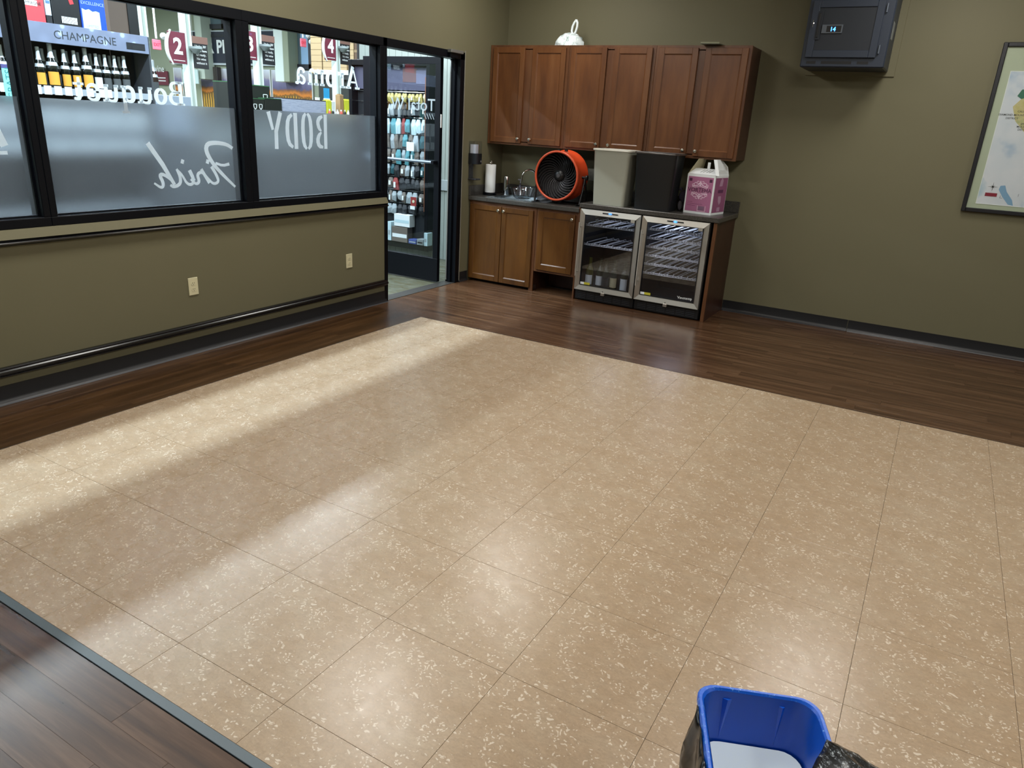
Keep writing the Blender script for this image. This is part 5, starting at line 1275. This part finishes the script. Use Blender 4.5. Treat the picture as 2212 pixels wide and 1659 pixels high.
# cartons on the stock rack
KRAFT = mat('kraft_card', 'b39b76', .65); yb_ = 5.6
cols = [(672, 696), (697, 721), (734, 750), (751, 765)]
rk2 = thing('stock_rack', 'dark stock rack with a fringed shelf edge under the cartons', 'rack', (-10, yb_, 0))
a = at(676, 158, 'y', yb_ - .05); b = at(792, 158, 'y', yb_ - .05); zs = a.z
obj('rack_beam', MB().bev(a.x, b.x, yb_ - .06, yb_ + .6, zs - .12, zs, .005), SHB, rk2)
obj('rack_body', MB().bev(a.x + .05, b.x, yb_ + .05, yb_ + .6, 0, zs - .12, .005), mat('green_black', '18221f', .5), rk2)
fr_ = MB()
for k in range(40): xx = a.x + .05 + (b.x - a.x - .1) * k / 40; fr_.box(xx, xx + .03, yb_ - .075, yb_ - .06, zs - .02, zs + .07)
tag(obj('shelf_fringe', fr_, WHITEP, rk2), kind='stuff')
for i, (u0, u1) in enumerate(cols):
    a = at(u0, 150, 'y', yb_); b = at(u1, 150, 'y', yb_); hgt = .235
    for j in range(4 if i < 2 else 3):
        z = zs + .001 + j * hgt
        t = thing('kraft_carton', 'kraft cardboard carton in column %s of the rack stack, %s' % (('far left', 'second from left', 'third from left', 'far right')[i], ('bottom layer', 'second layer', 'third layer', 'top layer')[j]), 'box', ((a.x + b.x) / 2, yb_, z), 0, 'kraft cartons stacked on the stock rack')
        obj('carton_body', MB().bev(a.x + .006, b.x - .006, yb_, yb_ + .4, z, z + hgt - .004, .006), KRAFT, t)
        obj('carton_seam', MB().box(a.x + .006, b.x - .006, yb_ - .001, yb_, z + hgt * .52, z + hgt * .56), mat('kraft_dark', '8a7454', .6), t)
a = at(766, 150, 'y', yb_); b = at(776, 150, 'y', yb_)
t = thing('brown_crate', 'dark brown crate at the right end of the carton stack', 'crate', (a.x, yb_, zs)); obj('crate_body', MB().bev(a.x, b.x, yb_, yb_ + .4, zs + .001, zs + .9, .006), mat('crate_brown', '5d4634', .6), t); obj('crate_band', MB().box(a.x, b.x, yb_ - .004, yb_, zs + .42, zs + .47), mat('kraft_dark', '8a7454', .6), t)
t = thing('beige_cabinet', 'beige storage cabinet below the stock rack end', 'cabinet', (-9, 5.4, 0)); a = at(762, 175, 'y', 5.4); b = at(779, 175, 'y', 5.4)
obj('cabinet_body', MB().bev(a.x, b.x, 5.4, 5.5, 0, a.z + .25, .006), mat('beige_cabinet', 'a09a80', .6), t)
t = thing('blue_poster', 'small bright blue notice standing below the Aroma lettering', 'notice', (-4, 1, 1.6)); o_, bb_ = facecard('poster_face', t, 699, 712, 190, 213, 'x', -5.0, mat('cyan_paper', '2c93c8', .5)); obj('poster_foot', MB().box(-5.01, -4.99, bb_[0], bb_[1], 1.536, bb_[2] - .0), WHITEP, t)

# --- display table with boxed glasses, crate and small goods
DG = mat('dark_green_box', '171d1c', .5); DGE = mat('green_edge', '3c6a48', .5)
dt = thing('display_table', 'dark display table carrying glass gift boxes behind the window mullion', 'table', (-4.6, .3, 0))
ya = at(425, 235, 'x', -4.55).y; yb2 = at(775, 235, 'x', -4.55).y
obj('table_top', MB().bev(-5.1, -4.5, ya, yb2, 1.50, 1.535, .004), SHB, dt); obj('table_front', MB().box(-5.05, -4.56, ya + .05, yb2 - .05, 0, 1.50), mat('table_grey', '50545b', .5), dt); obj('added_pale_panel', MB().bev(-4.56, -4.55, ya + .05, yb2 - .05, 1.05, 1.49, .002), mat('added_panel_pale', '9ea6ac', .6), dt)  # pale front panel is added to brighten the film's upper part
def goods(u0, u1, vt, m, name, label, cat, x=-4.6, dep=.3, z0=1.536, grp=None, part='box_body'):
    a = at(u0, vt, 'x', x); b = at(u1, vt, 'x', x); z = (a.z + b.z) / 2
    t = thing(name, label, cat, (x, (a.y + b.y) / 2, z0), 0, grp)
    obj(part, MB().bev(x - dep, x, a.y, b.y, z0, z, .004), m, t); return t, a.y, b.y, z
def wineglass(mb, x, y, z, h):
    mb.stroke([(-.22 * h, h), (-.20 * h, .62 * h), (0, .42 * h), (.20 * h, .62 * h), (.22 * h, h)], .012, (x, y, z), YP, UZ, (.001, 0, 0), 2)
    mb.stroke([(0, .42 * h), (0, 0)], .012, (x, y, z), YP, UZ, (.001, 0, 0)); mb.stroke([(-.2 * h, h), (.2 * h, h)], .010, (x, y, z), YP, UZ, (.001, 0, 0))
t, a, b, z = goods(491, 514, 178, DG, 'glassware_box', 'tall dark box printed with a wine glass, left of the mullion', 'box', grp='glassware gift boxes')
m1 = MB(); wineglass(m1, -4.598, (a + b) / 2 + .02, 1.56, .22); obj('glass_drawing', m1, WHITEP, t); obj('box_edge', MB().box(-4.9, -4.599, a, b, z, z + .012), DGE, t)
t, a, b, z = goods(536, 582, 186, DG, 'glassware_box', 'dark box with a spoon-like glass print, right of the mullion', 'box', x=-4.72, dep=.25, grp='glassware gift boxes')
m1 = MB(); wineglass(m1, -4.718, b - .09, 1.60, .17); m1.text('RIESLING', (-4.718, (a + b) / 2, 1.64), YP, UZ, .05, (0, 0, 0), 'c', 0); obj('glass_drawing', m1, WHITEP, t); obj('box_edge', MB().box(-4.97, -4.719, a, b, z, z + .012), DGE, t)
t, a, b, z = goods(538, 571, 214, DG, 'glassware_box', 'low dark box with two glass outlines, in front', 'box', x=-4.56, dep=.14, grp='glassware gift boxes')
m1 = MB(); wineglass(m1, -4.558, a + .1, 1.51, .12); wineglass(m1, -4.558, a + .2, 1.51, .12); obj('glass_drawing', m1, WHITEP, t); obj('box_edge', MB().box(-4.70, -4.559, a, b, z, z + .010), DGE, t)
t, a, b, z = goods(572, 608, 214, DG, 'glassware_box', 'low dark box beside the white crate', 'box', x=-4.56, dep=.14, grp='glassware gift boxes'); obj('box_edge', MB().box(-4.70, -4.559, a, b, z, z + .010), DGE, t)
def m_crate():
    m = mat('whitewashed_print', 'aab2cc', .6); L(m, ramp(m, noise(m, coords(m, (1, 3, 40)), 2, 5, .8), [(.35, '8b93b0'), (.5, 'b3bad2'), (.7, 'c4cad8')]), bsdf(m).inputs['Base Color']); return m
t, a, b, z = goods(609, 704, 216, m_crate(), 'washed_crate', 'whitewashed wide crate under the Aroma lettering', 'crate', x=-4.57); obj('crate_rim', MB().box(-4.87, -4.569, a, b, z, z + .012), mat('rim_dark', '50484c', .5), t)
t, a, b, z = goods(685, 691, 212, WHITEP, 'white_tub', 'small white tub on the whitewashed crate', 'tub', x=-4.7, dep=.05, z0=1.63); obj('tub_lid', MB().box(-4.75, -4.70, a, b, z, z + .01), WHITEP, t)
YEL = mat('lemon_yellow', 'd5d83c', .5)
for k, (u0, u1, vt, m_, lb) in enumerate(((706, 716, 217, YEL, 'yellow box right of the whitewashed crate'), (717, 724, 219, WHITEP, 'white and yellow packet beside the yellow box'), (744, 757, 216, YEL, 'lemon yellow bag beneath the letter A'), (734, 742, 205, mat('tan_box', 'a3835c', .6), 'tan upright box between white pole and yellow bag'), (768, 776, 216, mat('dark_packet', '25262c', .5), 'dark striped packet at the window frame'))):
    t, a, b, z = goods(u0, u1, vt, m_, 'small_goods', lb, 'package', x=-4.56, dep=.1, grp='small goods at the right end of the display table'); obj('package_flap', MB().box(-4.63, -4.59, a + .005, b - .005, z, z + .012), m_, t)
for k, u in enumerate((712, 719, 729, 737, 745, 752, 760, 766)):
    a = at(u, 238, 'x', -4.52)
    t = thing('small_bottle', 'tiny white-capped bottle standing at the front of the display table', 'bottle', (-4.52, a.y, 1.536), 0, 'tiny bottles along the display table')
    obj('bottle_body', MB().lathe([(.0001, 0), (.022, 0), (.022, .05), (.01, .065)], (-4.52, a.y, 1.536), (0, 0, 1), 10), (mat('coral_bottle', 'c85a50', .4), mat('ink_bottle', '202228', .3), WHITEP)[k % 3], t, 1)
    obj('bottle_cap', MB().cyl((-4.52, a.y, 1.601), (-4.52, a.y, 1.625), .011, 10), WHITEP, t)

# --- merchandise rack behind the open door
mr_ = thing('merchandise_rack', 'black-framed merchandise rack seen through the glass door', 'rack', (-1.6, .05, 0))
rx0, rx1 = -2.15, -.975
f = MB()
f.bev(rx1 - .05, rx1, .0, .115, .09, 2.17, .003).bev(rx0, rx0 + .05, .0, .115, .09, 2.17, .003)
f.bev(rx0 + .05, rx1 - .05, .0, .115, .09, .155, .003).bev(rx0 + .05, rx1 - .05, .0, .115, 2.11, 2.17, .003)
obj('rack_frame', f, BLACKM, mr_)
obj('rack_back', MB().box(rx0 + .05, rx1 - .05, .105, .115, .155, 2.11), mat('rack_back_dark', '23262b', .5), mr_)
obj('copper_edge', MB().box(rx1 - .062, rx1 - .052, .002, .02, .55, 2.0), mat('copper_strip', '8a5a44', .4), mr_)
obj('rack_floor', MB().box(rx0 + .05, rx1 - .05, .0, .104, .155, .16), SHG, mr_)
hd = obj('rack_header', MB().box(rx0 + .05, rx1 - .055, .055, .10, 1.86, 2.10), mat('header_mauve', '4c4a60', .5), mr_)
facecard('header_block', hd, 870, 900, 148, 178, 'y', .052, mat('header_red', '6a4a48', .5)); facecard('header_block', hd, 899, 920, 152, 182, 'y', .051, mat('header_lilac', '6a6880', .5)); facecard('header_block', hd, 838, 868, 140, 150, 'y', .050, mat('header_navy', '2b3046', .5))
TEAL = mat('teal_fabric', '4f8d96', .6); TEALD = mat('deep_teal', '24545c', .6); SILV = mat('silver_grey', '9aa2a6', .5); RED = mat('brick_red', '8e2f2c', .55); TAUPE = mat('taupe', '6a6058', .6); INK = mat('ink_black', '1b1d22', .5); GOLD = mat('straw_gold', 'b5a45c', .5); ICE = mat('ice_blue', 'bcd3da', .5)
rows = [(1.83, .10, 'tasselled tag on the top rod of the merchandise rack', [GOLD, GOLD, mat('pale_gold', 'cfc896', .5)], 'straw gold tags on the top rod'),
        (1.715, .13, 'narrow pouch hanging just under the gold tags', [INK, INK, SILV, INK], 'dark pouches under the gold tags'),
        (1.56, .16, 'gift bag at the height of the door lettering', [ICE, TEAL, ICE, ICE, RED, TEAL], 'pale gift bags at letter height'),
        (1.39, .16, 'cloth bag in the middle of the merchandise rack', [TEAL, TAUPE, TEALD, TEAL, SILV], 'teal cloth bags in the middle of the rack'),
        (1.22, .15, 'pouch hanging just above the push bar', [TEAL, SILV, TEALD, TAUPE], 'pouches above the push bar'),
        (1.05, .13, 'pouch hanging just below the push bar', [TEALD, INK, SILV, INK, TAUPE], 'pouches below the push bar'),
        (.90, .13, 'accessory on the third rod from the bottom', [INK, RED, TAUPE, INK, INK], 'dark accessories in the lower half'),
        (.75, .13, 'accessory on the second rod from the bottom', [SILV, TAUPE, INK, SILV], 'silver accessories in the lower half'),
        (.60, .11, 'packet on the lowest rod of the merchandise rack', [INK, SILV, TAUPE, INK], 'packets on the lowest rod')]
rr = random.Random(21)
CN = {'straw_gold': 'straw gold', 'pale_gold': 'pale gold', 'ink_black': 'black', 'silver_grey': 'silver grey', 'ice_blue': 'pale ice blue', 'teal_fabric': 'teal', 'deep_teal': 'deep teal', 'brick_red': 'brick red', 'taupe': 'taupe'}
def pouch(x, y, z, w, h, m, label, grp, tagm=None):
    t = thing('gift_pouch', label, 'pouch', (x, y, z), 0, grp); j = lambda s: (rr.random() - .5) * s
    a = MB(); tl = rr.random() * .03 - .015
    vs = [(-w * .3, -.004, 0), (w * .3, -.004, 0), (w * .5 + j(.01), -.014, -h * .35), (w * .46 + tl, -.010, -h + j(.02)), (-w * .46 + tl, -.010, -h + j(.02)), (-w * .5 + j(.01), -.014, -h * .35), (0, -.026, -h * .5)]
    bk = [(p[0], .006, p[2]) for p in vs[:6]]
    fs = [(0, 1, 6), (1, 2, 6), (2, 3, 6), (3, 4, 6), (4, 5, 6), (5, 0, 6), (7, 12, 11, 10, 9, 8)] + [(k, (k + 1) % 6, 7 + (k + 1) % 6, 7 + k) for k in range(6)]
    a.add([(x + p[0], y + p[1], z + p[2]) for p in vs + bk], fs); obj('pouch_body', a, m, t)
    obj('hanging_hook', MB().box(x - .003, x + .003, y - .002, y + .03, z, z + .012), CHROME, t)
    if tagm: obj('price_tag', MB().box(x - w * .2, x + w * .2, y - .030, y - .028, z - h * .8, z - h * .35), tagm, t)
    return t
for ri, (z, h, lab, ms, grp) in enumerate(rows):
    obj('hanging_rod', MB().cyl((rx0 + .05, .07, z + .012), (rx1 - .05, .07, z + .012), .004, 8), CHROME, mr_)
    x = rx1 - .085; k = 0
    while x > -1.78:
        w = .052 + .035 * rr.random() if ri not in (0, 1) else .032 + .02 * rr.random()
        m_ = rr.choice(ms)
        pouch(x - w / 2, .055 - .012 * (k % 2), z - .01 * rr.random(), w, h * (.8 + .3 * rr.random()), m_, '%s %s' % (CN[m_.name], lab), grp, WHITEP if rr.random() < .22 else None)
        x -= w + .006; k += 1
# red ornament card and boxed goods at the rack's foot
def boxed(u0, u1, v0, v1, m_, label, y=.0, dep=.10, tp=None, tm=None, zb=None):
    a = at(u0, v1, 'y', y); b = at(u1, v1, 'y', y); zt = at(u0, v0, 'y', y).z; zb = a.z if zb is None else zb
    t = thing('boxed_goods', label, 'box', ((a.x + b.x) / 2, y, zb), 0, 'boxed goods at the foot of the merchandise rack')
    obj('box_body', MB().bev(a.x + .002, b.x - .002, y, y + dep, zb, zt, .002), m_, t)
    obj('box_print', MB().box(a.x + .012, b.x - .012, y - .001, y, zb + (zt - zb) * .3, zb + (zt - zb) * .55), tm or SILV, t); return t
boxed(851, 885, 461, 487, WHITEP, 'white box on the brown carton, foot of the rack', y=-.02, tm=ICE)
boxed(846, 880, 488, 528, TAUPE, 'brown carton with white print, foot of the rack', y=-.02, tm=WHITEP, zb=.161)
boxed(837, 845, 478, 522, ICE, 'pale blue upright box left of the brown carton', y=-.02, zb=.161)
boxed(882, 899, 516, 534, mat('cobalt_box', '3d4f8e', .5), 'cobalt blue box, foot of the rack', y=-.02, zb=.161)
boxed(900, 914, 516, 536, SILV, 'grey patterned box between blue box and white box', y=-.025, zb=.161, tm=INK)
boxed(915, 923, 503, 538, ICE, 'pale upright box at the right foot of the rack', y=-.03, zb=.161)
t = thing('ornament_card', 'red card with a pale round ornament hanging in the rack', 'card', (-1.3, -.0, .6)); o_, bb_ = facecard('card_face', t, 887, 899, 425, 446, 'y', -.03, RED, .002)
obj('round_ornament', MB().lathe([(.0001, 0), (.016, .001), (.018, .004)], ((bb_[0] + bb_[1]) / 2, -.0345, (bb_[2] + bb_[3]) / 2), (0, 1, 0), 16), mat('pale_cream', 'cfc8a8', .5), t, 1)
obj('card_tag', MB().box(bb_[0] - .005, bb_[1] - .02, -.031, -.029, bb_[2] - .04, bb_[2]), WHITEP, t)
t = thing('white_notice', 'white square notice clipped in the merchandise rack above the bar', 'notice', (-1.4, -.03, 1.2)); o_, bb_ = facecard('notice_face', t, 878, 894, 306, 327, 'y', -.03, WHITEP, .002); obj('notice_clip', MB().box((bb_[0] + bb_[1]) / 2 - .008, (bb_[0] + bb_[1]) / 2 + .008, -.033, -.028, bb_[3], bb_[3] + .015), INK, t)
